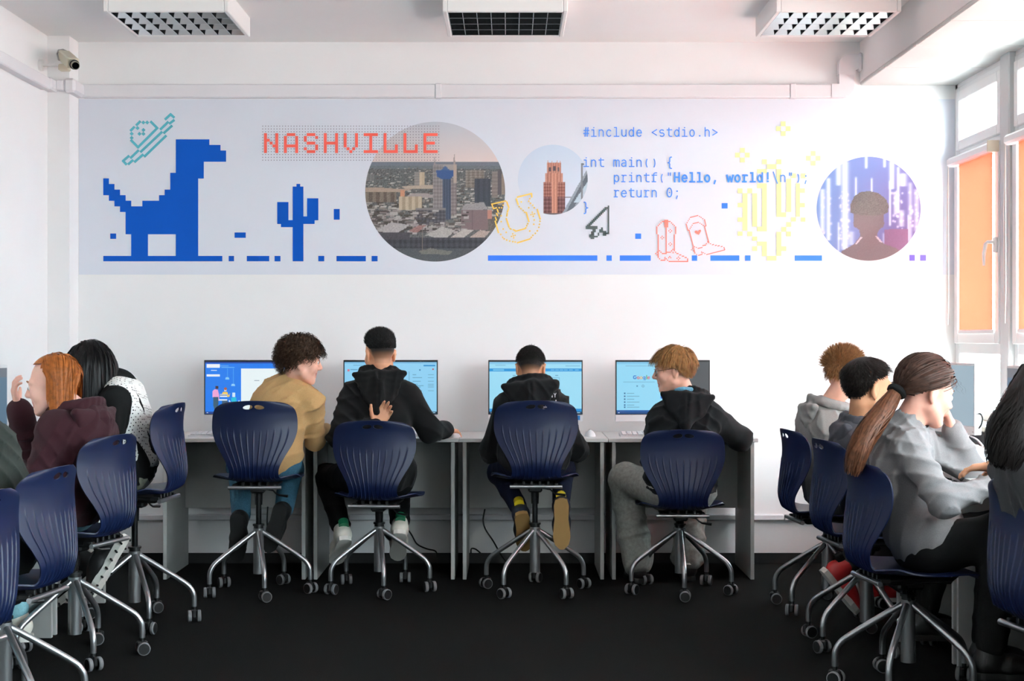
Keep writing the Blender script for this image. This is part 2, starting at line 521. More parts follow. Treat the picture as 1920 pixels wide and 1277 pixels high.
for r in ((1191, 438, 1202, 448), (1353, 381, 1364, 391)): mur(Dec(2).rect(*r), 'pixel_block', BLUE_L)
# cowboy hat
m = Dec(3); k = 1 / 4.257
for x0, y0, x1, y1 in ((283, 270, 337, 325), (337, 325, 490, 172), (490, 172, 440, 122), (352, 120, 326, 146), (305, 165, 280, 190),
    (360, 360, 525, 205), (280, 408, 338, 352), (390, 397, 558, 235), (312, 440, 375, 385), (262, 458, 293, 430), (242, 460, 218, 434),
    (218, 434, 262, 396), (518, 180, 575, 125), (545, 210, 605, 155), (590, 135, 622, 110), (622, 85, 597, 62), (597, 62, 556, 100)):
    m.seg(180 + x0 * k, 200 + y0 * k, 180 + x1 * k, 200 + y1 * k, 4.6, 1.6)
for x, y in ((410, 127), (379, 127), (333, 172), (286, 217), (286, 250), (380, 187), (348, 218), (380, 218)):
    m.disc(180 + x * k, 200 + y * k, 3.8, 4)
mur(m, 'pixel_hat', print_mat('print_teal', (92, 180, 196)), 'teal outline cowboy hat')
# NASHVILLE
G = {'N': ["#...#", "#...#", "##..#", "#.#.#", "#..##", "#...#", "#...#"], 'A': [".###.", "#...#", "#...#", "#...#", "#####", "#...#", "#...#"],
 'S': [".###.", "#...#", "#....", ".###.", "....#", "#...#", ".###."], 'H': ["#...#"] * 3 + ["#####"] + ["#...#"] * 3,
 'V': ["#...#"] * 5 + [".#.#.", "..#.."], 'I': ["#####"] + ["..#.."] * 5 + ["#####"], 'L': ["#...."] * 4 + ["#...#", "#...#", "#####"],
 'E': ["#####", "#....", "#....", "####.", "#....", "#....", "#####"]}
CORAL = print_mat('print_coral', (240, 100, 86))
for i, ch in enumerate('NASHVILLE'):
    mur(Dec(6).bitmap(G[ch], 495.4 + i * 37.35, 250, 5.3), 'pixel_letter', CORAL)
m = Dec(5)
for i in range(63):
    for j in range(13):
        m.rect(492.2 + i * 5.32, 236 + j * 5.32, 493.6 + i * 5.32, 237.4 + j * 5.32)
mur(m, 'dot_grid', print_mat('print_dot', (112, 104, 118)), kind='stuff')
# horseshoe
m = Dec(6); k = 1 / 5.32
def S(lst, w, ox, oy, k, m, cap=0.6):
    for x0, y0, x1, y1 in lst: m.seg(ox + x0 * k, oy + y0 * k, ox + x1 * k, oy + y1 * k, w, cap)
S([(88, 655, 232, 622), (92, 655, 108, 700), (112, 698, 140, 690), (240, 630, 262, 690), (258, 700, 246, 735), (246, 745, 240, 775), (235, 795, 265, 885),
   (325, 925, 425, 898), (435, 735, 462, 830), (345, 585, 488, 548), (488, 548, 490, 585), (335, 600, 355, 660), (545, 705, 575, 805),
   (125, 822, 158, 940), (345, 1040, 475, 1000), (270, 895, 285, 905), (145, 705, 155, 735), (138, 745, 150, 770), (128, 785, 138, 815)], 2.6, 905, 260, k, m)
for x, y in ((365, 680), (382, 698), (405, 718), (420, 735), (450, 850), (440, 870), (430, 890), (470, 600), (460, 625), (478, 645), (500, 665), (515, 690),
   (572, 825), (566, 855), (560, 885), (545, 920), (525, 945), (500, 965), (485, 985), (180, 955), (200, 985), (215, 1000), (240, 1012), (270, 1022), (300, 1028), (325, 1032),
   (165, 690), (190, 690), (205, 665), (185, 770), (185, 828), (205, 902), (235, 935), (308, 910), (320, 915), (470, 922), (510, 855), (515, 812), (385, 632), (460, 690)):
    m.disc(905 + x * k, 260 + y * k, 1.9, 4)
for cx_, cy_ in ((305, 970), (500, 755)):
    for dx, dy in ((-18, 5), (18, -5), (5, 20), (-5, -20), (0, 0)): m.disc(905 + (cx_ + dx) * k, 260 + (cy_ + dy) * k, 1.7, 4)
mur(m, 'pixel_horseshoe', print_mat('print_yellow', (250, 208, 104)), 'yellow outline horseshoe')
# mouse arrow
m = Dec(6)
def R(x0, y0, x1, y1): m.rect(905 + x0 * k, 260 + y0 * k, 905 + x1 * k, 260 + y1 * k)
R(1247, 668, 1262, 950)
for i in range(13): R(1215 - i * 14.5, 684 + i * 14.5, 1250 - i * 14.5, 701 + i * 14.5)
R(1028, 872, 1145, 903); R(1095, 903, 1128, 935); R(1080, 925, 1112, 962); R(1063, 955, 1112, 985); R(1080, 985, 1112, 1002)
R(1112, 970, 1148, 985); R(1148, 938, 1162, 970); R(1162, 905, 1200, 938); R(1180, 886, 1198, 905); R(1198, 920, 1232, 953); R(1198, 950, 1232, 970); R(1215, 938, 1262, 953)
mur(m, 'mouse_arrow', print_mat('print_slate', (92, 104, 104)), 'grey blocky mouse arrow')
# boots
k = 1 / 10.64
PINK = print_mat('print_salmon', (247, 136, 122))
m = Dec(6)
S([(228, 480, 228, 625), (603, 480, 603, 625), (256, 640, 256, 1100), (577, 640, 577, 965), (415, 495, 415, 1015), (330, 378, 500, 378), (330, 1017, 420, 1017),
   (425, 990, 505, 990), (465, 1175, 848, 1175), (842, 1115, 842, 1175), (305, 1150, 395, 1150), (620, 1017, 658, 1017), (675, 1043, 713, 1043), (730, 1069, 770, 1069), (783, 1095, 822, 1095)], 2.0, 1210, 380, k, m, .3)
m.rect(1210 + 378 * k, 380 + 343 * k, 1210 + 455 * k, 380 + 495 * k)
for x, y in ((310, 405), (283, 432), (257, 460), (522, 405), (548, 432), (575, 460), (283, 962), (310, 990), (236, 990), (204, 1017), (236, 1043), (283, 1122), (390, 1095), (390, 1122), (415, 1122), (443, 1150), (485, 1075), (465, 1100), (505, 1100), (548, 935), (522, 962), (552, 1000), (603, 990)):
    m.disc(1210 + x * k, 380 + y * k, 1.5, 4)
for cx_, cy_ in ((495, 565), (335, 698), (495, 828), (658, 1112)):
    for dx, dy in ((-27, 0), (27, 0), (0, 27), (0, -27)): m.disc(1210 + (cx_ + dx) * k, 380 + (cy_ + dy) * k, 1.4, 4)
mur(m, 'pixel_boot', PINK, 'salmon boot with centre seam')
m = Dec(6)
S([(890, 298, 1050, 258), (1178, 335, 1210, 468), (812, 425, 850, 558), (945, 420, 1062, 393), (1180, 478, 1268, 805), (872, 545, 990, 1015), (1215, 1038, 1580, 945),
   (1565, 890, 1582, 945), (1055, 1055, 1135, 1030), (1045, 915, 1135, 895), (1140, 862, 1205, 848), (1330, 845, 1365, 835), (1388, 858, 1420, 848), (1440, 868, 1478, 858), (1505, 882, 1535, 872), (1178, 470, 1205, 468), (845, 555, 870, 548)], 1.7, 1210, 380, k, m, .3)
for x, y in ((875, 330), (855, 362), (832, 400), (1080, 278), (1110, 298), (1145, 320), (890, 520), (910, 488), (932, 455), (1088, 412), (1120, 432), (1152, 455), (980, 880), (1015, 895), (940, 910), (915, 945), (960, 965), (1020, 1035), (1120, 985), (1130, 1005), (1155, 1000), (1185, 1018), (1240, 785), (1215, 820), (1298, 822)):
    m.disc(1210 + x * k, 380 + y * k, 1.3, 4)
m.poly([(1210 + x * k, 380 + y * k) for x, y in ((980, 575), (1000, 558), (1025, 560), (1045, 580), (1065, 548), (1100, 540), (1110, 568), (1085, 610), (1065, 645), (1020, 625), (990, 605))])
mur(m, 'pixel_boot', PINK, 'salmon boot with a heart')
# outlined cactus with sparkles
k = 1 / 4.56
LIME = print_mat('print_lime', (226, 232, 168))
m = Dec(3)
for x, y, w, h in ((312, 360, 42, 42), (436, 360, 42, 42), (353, 401, 83, 42), (270, 443, 83, 36), (436, 443, 42, 408), (270, 565, 43, 42), (312, 565, 42, 410), (270, 935, 43, 40),
    (104, 608, 42, 42), (187, 608, 42, 42), (146, 650, 42, 320), (229, 650, 42, 285), (104, 733, 43, 36), (104, 857, 43, 36), (104, 977, 42, 36), (187, 977, 42, 40), (229, 1020, 42, 36),
    (270, 1063, 43, 36), (312, 1063, 42, 125), (229, 1103, 42, 40), (353, 1185, 83, 40), (436, 980, 42, 205), (478, 1103, 42, 40), (520, 977, 40, 42), (478, 938, 42, 40), (520, 897, 42, 40),
    (560, 855, 42, 36), (602, 565, 35, 285), (645, 857, 38, 36), (637, 733, 42, 36), (478, 813, 41, 40), (520, 525, 42, 285), (560, 480, 42, 40), (645, 480, 40, 42), (637, 608, 42, 38)):
    m.rect(1360 + x * k, 220 + y * k, 1360 + (x + w) * k, 220 + (y + h) * k)
mur(m, 'pixel_cactus', LIME, 'pale lime outlined cactus')
for x, y in ((432, 36), (83, 262), (688, 289)):
    m = Dec(3)
    for dx, dy in ((41, 0), (0, 41), (83, 41), (41, 83)): m.rect(1360 + (x + dx) * k, 220 + (y + dy) * k, 1360 + (x + dx + 41) * k, 220 + (y + dy + 41) * k)
    mur(m, 'sparkle', LIME)

# ---- code lettering: a stroke alphabet, unit = pixels, cell 14.18 wide
def arc(cx, cy, rx, ry, a0, a1, n=9):
    return [(cx + rx * math.cos(math.radians(a0 + (a1 - a0) * i / n)), cy + ry * math.sin(math.radians(a0 + (a1 - a0) * i / n))) for i in range(n + 1)]
XH, AS, DE = 12.2, 16.6, -4.2
def bowl(cx=7, w=4.1): return arc(cx, XH / 2, w, XH / 2, 0, 360, 18)
GL = {
 '#': [[(4.8, 0), (6.4, AS)], [(8.8, 0), (10.4, AS)], [(2.2, 5.4), (11.6, 5.4)], [(2.8, 11), (12.2, 11)]],
 'i': [[(3.2, XH), (7, XH), (7, 0)], [(2.6, 0), (11.6, 0)], [(6.6, 16.3), (7.4, 16.3)]],
 'n': [[(3, XH), (3, 0)], [(3, 8.2)] + arc(6.8, 7.8, 3.9, XH - 7.8, 165, 0) + [(10.7, 0)]],
 'c': [arc(7.2, XH / 2, 4.4, XH / 2, 42, 318, 14)],
 'l': [[(3.2, AS), (7, AS), (7, 0)], [(2.6, 0), (11.6, 0)]],
 'u': [[(3, XH), (3, 4.4)] + arc(6.7, 4.4, 3.7, 4.4, 180, 345), [(10.8, XH), (10.8, 0)]],
 'd': [bowl(6.6), [(10.8, AS), (10.8, 0)]],
 'e': [[(2.7, 6.3), (11.3, 6.3)] + arc(7, XH / 2, 4.3, XH / 2, 2, 318, 14)],
 '<': [[(11.4, 12.6), (2.8, 7.4), (11.4, 2.2)]], '>': [[(2.8, 12.6), (11.4, 7.4), (2.8, 2.2)]],
 's': [arc(7, 9.1, 3.8, 3.1, 40, 250, 9) + arc(7.1, 3.2, 4.1, 3.2, 75, -140, 9)],
 't': [[(6, 15.6), (6, 3.4)] + arc(9, 3.2, 3, 3.2, 180, 270, 5) + [(11.6, 0)], [(2.4, XH), (11.4, XH)]],
 'o': [bowl()], '.': [[(6.4, .6), (7.6, .6)], [(6.4, 1.4), (7.6, 1.4)]],
 'h': [[(3, AS), (3, 0)], [(3, 8.2)] + arc(6.8, 7.8, 3.9, XH - 7.8, 165, 0) + [(10.7, 0)]],
 'm': [[(2, XH), (2, 0)], [(2, 9)] + arc(4.6, 9.4, 2.5, XH - 9.4, 165, 0, 6) + [(7.1, 0)], [(7.1, 9)] + arc(9.6, 9.4, 2.5, XH - 9.4, 165, 0, 6) + [(12.1, 0)]],
 'a': [arc(6.6, 8.6, 3.9, 3.6, 145, 0, 8) + [(10.5, 0)], arc(6.3, 3.4, 3.6, 3.4, 90, 270, 8) + [(8.8, .8), (10.5, 3)], [(6.3, 6.8), (10.5, 6.8)]],
 '(': [arc(13, 6.4, 7, 11.4, 140, 220, 8)], ')': [arc(1.2, 6.4, 7, 11.4, 40, -40, 8)],
 '{': [[(11, 17.6), (9.4, 17.6), (8, 16.6), (7.6, 14.6), (7.6, 9.8), (6.6, 7.6), (4, 7), (6.6, 6.4), (7.6, 4.2), (7.6, -.4), (8, -2.4), (9.4, -3.6), (11, -3.6)]],
 '}': [[(3, 17.6), (4.6, 17.6), (6, 16.6), (6.4, 14.6), (6.4, 9.8), (7.4, 7.6), (10, 7), (7.4, 6.4), (6.4, 4.2), (6.4, -.4), (6, -2.4), (4.6, -3.6), (3, -3.6)]],
 'p': [[(3.2, XH), (3.2, DE)], bowl(7.4)],
 'r': [[(2.8, XH), (5.4, XH), (5.4, 0)], [(2.4, 0), (8.8, 0)], [(5.4, 8)] + arc(8.8, 8.2, 3.4, XH - 8.2, 170, 60, 6) + [(11.2, 11.8)]],
 'f': [[(6, 0), (6, 13.4)] + arc(9, 13.6, 3, 3, 180, 90, 5) + [(11.6, AS)], [(2.6, XH), (11.4, XH)], [(2.8, 0), (9.6, 0)]],
 '"': [[(5, AS), (5, 11.8)], [(9, AS), (9, 11.8)]],
 'H': [[(2.8, 0), (2.8, AS)], [(11, 0), (11, AS)], [(2.8, 8.6), (11, 8.6)]],
 ',': [[(7.6, 2), (6, -3.4)]], ';': [[(7.6, 2), (6, -3.4)], [(6.6, 11.2), (7.8, 11.2)], [(6.6, 10.4), (7.8, 10.4)]],
 'w': [[(1.4, XH), (4, 0), (7, 9.4), (10, 0), (12.6, XH)]],
 '!': [[(7, AS), (7, 5.2)], [(6.4, .8), (7.6, .8)]], '\\': [[(3, 18.4), (10.8, -3.2)]],
 '0': [arc(7, AS / 2, 4.4, AS / 2, 0, 360, 20), [(6.6, 8.3), (7.4, 8.3)]],
}
TXT = print_mat('print_code_blue', (76, 142, 236))
def code_line(text, x, base, bold=()):
    for i, ch in enumerate(text):
        if ch == ' ': continue
        m = Dec(8)
        w = 3.0 if i in bold else 1.75
        for st in GL[ch]:
            pts = [(x + i * 14.18 + a, base - b_) for a, b_ in st]
            for (x0, y0), (x1, y1) in zip(pts[:-1], pts[1:]): m.seg(x0, y0, x1, y1, w, w * .42)
        mur(m, 'code_character', TXT)
code_line('#include <stdio.h>', 1092, 256)
code_line('int main() {', 1092, 312.5)
code_line('    printf("Hello, world!\\n");', 1092, 341, bold=range(12, 25))
code_line('    return 0;', 1092, 369.5)
code_line('}', 1092, 397)

# ---- round pictures: coloured point grids
def disc_print(name, cx, cy, r, cell, paint, k, label, material):
    n = int(round(2 * r / cell)) + 1
    gx, gy = np.meshgrid(np.linspace(-r, r, n), np.linspace(-r, r, n), indexing='ij')
    rr = np.hypot(gx, gy)
    s = np.where(rr > r, r / np.maximum(rr, 1e-6), 1.0)
    ins = rr <= r
    col = paint((cx + gx * s), (cy + gy * s))
    X = WX(cx + gx * s); Z = WZ(cy + gy * s)
    V = np.stack([X, np.full_like(X, yl(k)), Z], -1).reshape(-1, 3) - np.array(LM)
    I = np.arange(n * n).reshape(n, n)
    cellin = ins[:-1, :-1] | ins[1:, :-1] | ins[:-1, 1:] | ins[1:, 1:]
    q = np.stack([I[:-1, :-1], I[:-1, 1:], I[1:, 1:], I[1:, :-1]], -1)[cellin]
    me = fast_mesh(name, V, [q[:, ::-1]], smooth=False)
    a = me.color_attributes.new('print', 'FLOAT_COLOR', 'POINT')
    c = np.clip(np.asarray(col).reshape(-1, 3) / 255.0, 0, 1)
    c = np.where(c <= 0.04045, c / 12.92, ((c + 0.055) / 1.055) ** 2.4)
    a.data.foreach_set('color', np.concatenate([c, np.ones((len(c), 1))], 1).astype(np.float32).ravel())
    ob = link(name, me, material, MUR); ob['label'] = label
    return ob
PRINT = attr_mat('photo_print', 0, 0.55)
rng = np.random.RandomState(4)
class Canvas:
    def __init__(s, w, h): s.a = np.zeros((h, w, 3)); s.w, s.h = w, h
    def rect(s, x0, y0, x1, y1, c, noise=0, stripes=None):
        x0, y0, x1, y1 = [int(round(v)) for v in (x0, y0, x1, y1)]
        x0 = max(x0, 0); y0 = max(y0, 0); x1 = min(x1, s.w); y1 = min(y1, s.h)
        if x1 <= x0 or y1 <= y0: return s
        blk = np.ones((y1 - y0, x1 - x0, 3)) * np.array(c)
        if noise: blk += rng.uniform(-noise, noise, (y1 - y0, x1 - x0, 1))
        if stripes:
            px, py, dark = stripes
            yy, xx = np.mgrid[0:y1 - y0, 0:x1 - x0]
            if px: blk -= dark * ((xx // px) % 2)[..., None]
            if py: blk -= dark * ((yy // py) % 2)[..., None]
        s.a[y0:y1, x0:x1] = blk; return s
    def poly(s, pts, c, noise=0):
        pts = np.array(pts, float)
        yy, xx = np.mgrid[0:s.h, 0:s.w]
        ins = np.zeros((s.h, s.w), bool); j = len(pts) - 1
        for i in range(len(pts)):
            xi, yi = pts[i]; xj, yj = pts[j]
            cond = ((yi > yy) != (yj > yy)) & (xx < (xj - xi) * (yy - yi) / ((yj - yi) or 1e-9) + xi)
            ins ^= cond; j = i
        v = np.array(c) + (rng.uniform(-noise, noise, (s.h, s.w, 1)) if noise else 0)
        s.a = np.where(ins[..., None], v, s.a); return s
    def sampler(s, ox, oy, scale):
        def f(X, Y):
            i = np.clip(((X - ox) * scale), 0, s.w - 1.001); j = np.clip(((Y - oy) * scale), 0, s.h - 1.001)
            return s.a[j.astype(int), i.astype(int)]
        return f
# big skyline: canvas in crop units / 4
cv = Canvas(331, 320); q = .25
for y in range(320):
    t_ = min(1, y / 95); cv.a[y] = np.array([196, 202, 212]) * (1 - t_) + np.array([226, 208, 203]) * t_
def C(x0, y0, x1, y1, c, noise=6, stripes=None): cv.rect(x0 * q, y0 * q, x1 * q, y1 * q, c, noise, stripes)
C(0, 372, 1324, 440, (112, 118, 128), 5); C(0, 405, 1324, 440, (104, 110, 116), 10); C(0, 430, 1324, 1277, (92, 94, 94), 24)
for i in range(900):
    x, y = rng.uniform(0, 1324), rng.uniform(425, 960); s_ = 6 + (y - 420) * .035
    g = rng.choice([60, 75, 120, 150, 170]); C(x, y, x + s_ * rng.uniform(1, 3), y + s_ * .8, (g + 8, g + 2, g - 4), 8)
C(30, 480, 100, 545, (122, 120, 120), 10, (4, 0, 14)); C(460, 460, 506, 582, (142, 138, 134), 6, (0, 3, 12)); C(506, 466, 554, 582, (192, 174, 150), 6, (6, 0, 10))
cv.poly([(x * q, y * q) for x, y in ((25, 600), (120, 596), (300, 606), (440, 610), (340, 640), (25, 636))], (168, 146, 130), 8)
C(25, 640, 300, 730, (120, 108, 98), 14, (8, 0, 26)); C(335, 625, 372, 690, (196, 140, 110), 8)
cv.poly([(x * q, y * q) for x, y in ((330, 590), (460, 578), (625, 572), (625, 612), (500, 606), (400, 612))], (176, 158, 142), 8)
cv.poly([(x * q, y * q) for x, y in ((380, 680), (440, 650), (560, 646), (625, 665), (625, 690), (420, 690))], (158, 148, 146), 6)
C(325, 682, 526, 800, (186, 170, 148), 8, (7, 0, 26))
C(910, 450, 1075, 600, (140, 132, 124), 14, (5, 3, 16)); C(990, 520, 1136, 765, (62, 66, 76), 6, (6, 0, 8)); C(1143, 455, 1200, 690, (132, 122, 118), 5, (0, 4, 10)); C(1200, 450, 1232, 660, (84, 80, 84), 4); C(1232, 470, 1268, 665, (142, 128, 116), 6, (5, 0, 16))
# the tall twin-spire office tower
cv.poly([(x * q, y * q) for x, y in ((626, 405), (635, 310), (642, 390), (652, 400))], (150, 140, 140)); cv.poly([(x * q, y * q) for x, y in ((803, 400), (811, 288), (818, 385), (832, 398))], (158, 146, 142))
C(636, 396, 832, 450, (160, 152, 148), 4); C(626, 400, 716, 785, (146, 140, 140), 5, (3, 4, 14)); C(782, 520, 834, 842, (142, 132, 132), 5, (3, 4, 14)); C(805, 390, 832, 560, (176, 158, 146), 4)
cv.poly([(x * q, y * q) for x, y in ((650, 442), (806, 442), (800, 500), (770, 525), (706, 525), (655, 500))], (48, 78, 128), 4)
cv.poly([(x * q, y * q) for x, y in ((695, 444), (728, 405), (775, 444))], (66, 92, 132))
C(708, 524, 782, 885, (72, 82, 102), 4, (3, 0, 14))
C(470, 790, 736, 935, (92, 90, 96), 6, (4, 4, 16)); C(470, 780, 736, 800, (128, 122, 122), 6)
cv.poly([(x * q, y * q) for x, y in ((870, 800), (900, 745), (1070, 728), (1112, 790))], (150, 146, 146), 12); C(870, 798, 1112, 972, (122, 104, 106), 4); C(968, 798, 974, 972, (100, 86, 90), 2); C(1106, 795, 1146, 880, (188, 132, 118), 4)
C(1112, 880, 1324, 985, (96, 92, 88), 18)
for i in range(260):
    x, y = rng.uniform(0, 900), rng.uniform(800, 1000); w = rng.uniform(20, 80)
    if 620 < x < 870 and y < 900: continue
    g = rng.choice([55, 70, 105, 140, 160]); C(x, y, x + w, y + rng.uniform(6, 26), (g + 10, g + 2, g), 10)
for pts, c in ((((110, 985), (250, 905), (420, 930), (300, 1005)), (168, 164, 164)), (((400, 985), (500, 930), (560, 935), (480, 1000)), (150, 112, 108)),
    (((555, 1020), (700, 945), (820, 975), (730, 1060)), (172, 168, 164)), (((760, 1050), (900, 965), (985, 975), (860, 1065)), (182, 176, 170)), (((930, 1050), (1040, 975), (1130, 985), (1040, 1080)), (176, 160, 152))):
    cv.poly([(x * q, y * q) for x, y in pts], c, 16)
C(150, 1040, 1100, 1150, (66, 66, 74), 10, (6, 7, 12)); C(120, 1000, 420, 1060, (70, 66, 72), 12)
C(0, 1140, 1324, 1277, (76, 80, 84), 10)
cv.poly([(x * q, y * q) for x, y in ((490, 1160), (600, 1135), (800, 1165), (760, 1195), (520, 1185))], (116, 114, 108), 12)
C(525, 940, 532, 1160, (120, 112, 104), 4)
disc_print('city_picture', 816, 359.5, 131, 1.2, cv.sampler(680, 225, 4.73 * q), 1, 'round picture of a city skyline at dusk', PRINT)
# brick tower
cv = Canvas(320, 320); q = .25
for y in range(320):
    t_ = min(1, y / 190); cv.a[y] = np.array([202, 220, 238]) * (1 - t_) + np.array([224, 228, 240]) * t_
BR = (196, 140, 122)
for x0, y0, x1, y1, c, st in ((640, 240, 785, 345, BR, (3, 0, 26)), (622, 345, 802, 500, BR, (4, 0, 30)), (605, 430, 822, 580, (172, 118, 106), (3, 4, 26)), (604, 580, 824, 770, (132, 92, 92), (4, 5, 24)), (690, 345, 745, 770, (206, 146, 124), (4, 0, 30)), (700, 275, 728, 325, (86, 70, 76), None), (660, 285, 680, 330, (86, 70, 76), None), (745, 285, 765, 330, (96, 78, 80), None), (604, 742, 824, 775, (98, 92, 96), None)):
    cv.rect(x0 * q, y0 * q, x1 * q, y1 * q, c, 8, st)
for x in (648, 690, 740, 770): cv.poly([((x - 7) * q, 246 * q), (x * q, 212 * q), ((x + 7) * q, 246 * q)], BR)
cv.poly([(x * q, y * q) for x, y in ((790, 745), (1040, 300), (1080, 300), (1080, 745))], (150, 160, 172), 5)
cv.poly([(x * q, y * q) for x, y in ((835, 720), (1040, 345), (1046, 420), (880, 740))], (96, 104, 114), 5)
cv.poly([(x * q, y * q) for x, y in ((900, 640), (1050, 420), (1060, 560), (960, 640))], (196, 212, 224), 8)
cv.rect(980 * q, 250 * q, 996 * q, 600 * q, (126, 130, 136)); cv.rect(980 * q, 246 * q, 1012 * q, 262 * q, (110, 114, 120)); cv.rect(824 * q, 580 * q, 880 * q, 590 * q, (140, 140, 146))
disc_print('tower_picture', 1036.5, 337, 65.5, 1.1, cv.sampler(905, 260, 5.32 * q), 1, 'round picture of a brick tower', PRINT)
# figure before blue light
cv = Canvas(349, 320); q = .25
yy, xx = np.mgrid[0:320, 0:349]
u_ = (xx / 349.)[..., None]; v_ = (yy / 320.)[..., None]
base = (np.array([112, 146, 200]) * (1 - u_) + np.array([108, 100, 156]) * u_)
base = base * (1 - .35 * v_ * u_) + np.array([10, -12, -6]) * v_ * u_
cv.a[:] = base
def streak(x, y0, y1, w, amt, tint=(.9, .95, 1.0)):
    g = np.exp(-((xx - x * q) / (w * q)) ** 2) * np.clip((yy - y0 * q) / 6, 0, 1) * np.clip((y1 * q - yy) / 5, 0, 1)
    cv.a[:] = cv.a + (np.array([250, 252, 255]) * np.array(tint) - cv.a) * (np.clip(g * amt, 0, 1))[..., None]
for a_ in ((600, 60, 215, 14, 1), (800, 60, 205, 14, .9), (490, 290, 520, 12, .8), (660, 300, 520, 10, .8), (370, 120, 1100, 36, .9), (300, 120, 400, 26, .9), (190, 300, 1000, 22, .9), (125, 420, 900, 26, .8),
           (880, 120, 440, 26, .9), (950, 180, 700, 16, .7), (1000, 250, 410, 40, .8), (860, 330, 840, 12, .7), (920, 480, 720, 22, .6), (985, 650, 850, 30, .6), (1080, 350, 1000, 22, .5), (1150, 420, 900, 30, .5), (300, 780, 1120, 12, .6), (440, 880, 1050, 30, .5), (790, 900, 1050, 12, .4), (1060, 700, 1020, 10, .5)):
    streak(*a_)
for i in range(160):
    x, y = rng.choice([130, 200, 330, 380, 400, 900, 940, 1000, 1090, 1150]) + rng.uniform(-20, 20), rng.uniform(450, 1050); r_ = rng.uniform(6, 16)
    g = np.exp(-(((xx - x * q) ** 2 + (yy - y * q) ** 2) / (r_ * q) ** 2)); cv.a[:] = cv.a + (np.array([222, 224, 250]) - cv.a) * (g * .7)[..., None]
cv.poly([(x * q, y * q) for x, y in ((800, 870), (1060, 860), (1060, 1110), (800, 1110))], (118, 86, 118), 3)
sil = [(320, 1230), (330, 1110), (470, 1030), (535, 945), (530, 880), (500, 855), (470, 845), (460, 800), (468, 765), (465, 700), (430, 690), (430, 600), (470, 510), (540, 465), (640, 450), (740, 478), (820, 545), (848, 620), (835, 690), (792, 705), (790, 765), (800, 800), (785, 850), (755, 860), (725, 900), (720, 945), (790, 1025), (930, 1075), (970, 1110), (960, 1230)]
cv.poly([(x * q, y * q) for x, y in sil], (104, 92, 96), 4)
cv.poly([(x * q, y * q) for x, y in ((440, 690), (430, 600), (470, 510), (540, 465), (640, 450), (740, 478), (820, 545), (848, 620), (830, 690), (720, 720), (560, 720))], (92, 88, 86), 14)
cv.poly([(x * q, y * q) for x, y in ((480, 1030), (545, 945), (560, 960), (500, 1030))], (186, 172, 182), 3); cv.poly([(x * q, y * q) for x, y in ((700, 945), (715, 940), (785, 1015), (760, 1015))], (186, 172, 182), 3)
disc_print('portrait_picture', 1628.5, 391.5, 97.5, 1.2, cv.sampler(1520, 280, 5.805 * q), 1, 'round picture of a curly-haired figure seen from behind against blue light', PRINT)
# ------------------------------------------------------------------ ceiling lights
HOUS = mat('white_luminaire', (240, 240, 238), 0.4)
MIRR = mat('mirror_louvre', (196, 200, 204), 0.14, metal=1.0)
TUBEM = mat('frosted_tube', (240, 242, 242), 0.3)
def ceiling_light(x, label):
    y0, y1 = 6.895, 7.475; zb = 2.828; hw = .30
    r = empty('ceiling_light', (x, (y0 + y1) / 2, ZC), label=label, cat='ceiling light', group='louvred ceiling lights')
    L = Vector((x, (y0 + y1) / 2, ZC))
    def pb(m, n, mm, par=None):
        o = m.build(n, mm, par or r); o.data.transform(Matrix.Translation(-L)); return o
    f = .022
    m = MB()
    m.bbox((x - hw, y0, zb), (x - hw + f, y1, ZC), .004); m.bbox((x + hw - f, y0, zb), (x + hw, y1, ZC), .004)
    m.bbox((x - hw + f, y0, zb), (x + hw - f, y0 + f, ZC), .004); m.bbox((x - hw + f, y1 - f, zb), (x + hw - f, y1, ZC), .004)
    m.box((x - hw + f, y0 + f, ZC - .012), (x + hw - f, y1 - f, ZC - .002))
    pb(m, 'housing', HOUS)
    xa, xb, ya, yb = x - hw + f + .003, x + hw - f - .003, y0 + f + .003, y1 - f - .003
    for k in range(5):     # long reflectors, V shaped
        yy = ya + (yb - ya) * k / 4
        w = .026
        m = MB().prism([(yy - .002, zb + .004), (yy + .002, zb + .004), (min(yy + w, yb), zb + .05), (max(yy - w, ya), zb + .05)], xa, xb, 0)
        pb(m, 'long_reflector', MIRR)
    for k in range(9):
        xx = xa + (xb - xa) * k / 8
        for j in range(4):
            a = ya + (yb - ya) * j / 4 + .003; b = ya + (yb - ya) * (j + 1) / 4 - .003
            m = MB().prism([(xx - .0012, zb + .005), (xx + .0012, zb + .005), (min(xx + .007, xb), zb + .046), (max(xx - .007, xa), zb + .046)], a, b, 1)
            pb(m, 'cross_blade', MIRR)
    for j in range(4):
        yy = ya + (yb - ya) * (j + .5) / 4
        pb(MB().cyl((xa, yy, zb + .075), (xb, yy, zb + .075), .012, 12), 'fluorescent_tube', TUBEM)
ceiling_light(-1.645, 'square louvred ceiling light above the blue dinosaur, leftmost of three')
ceiling_light(-.02, 'square louvred ceiling light in the middle of three, above the skyline picture')
ceiling_light(1.578, 'square louvred ceiling light beside the ceiling drop, rightmost of three')

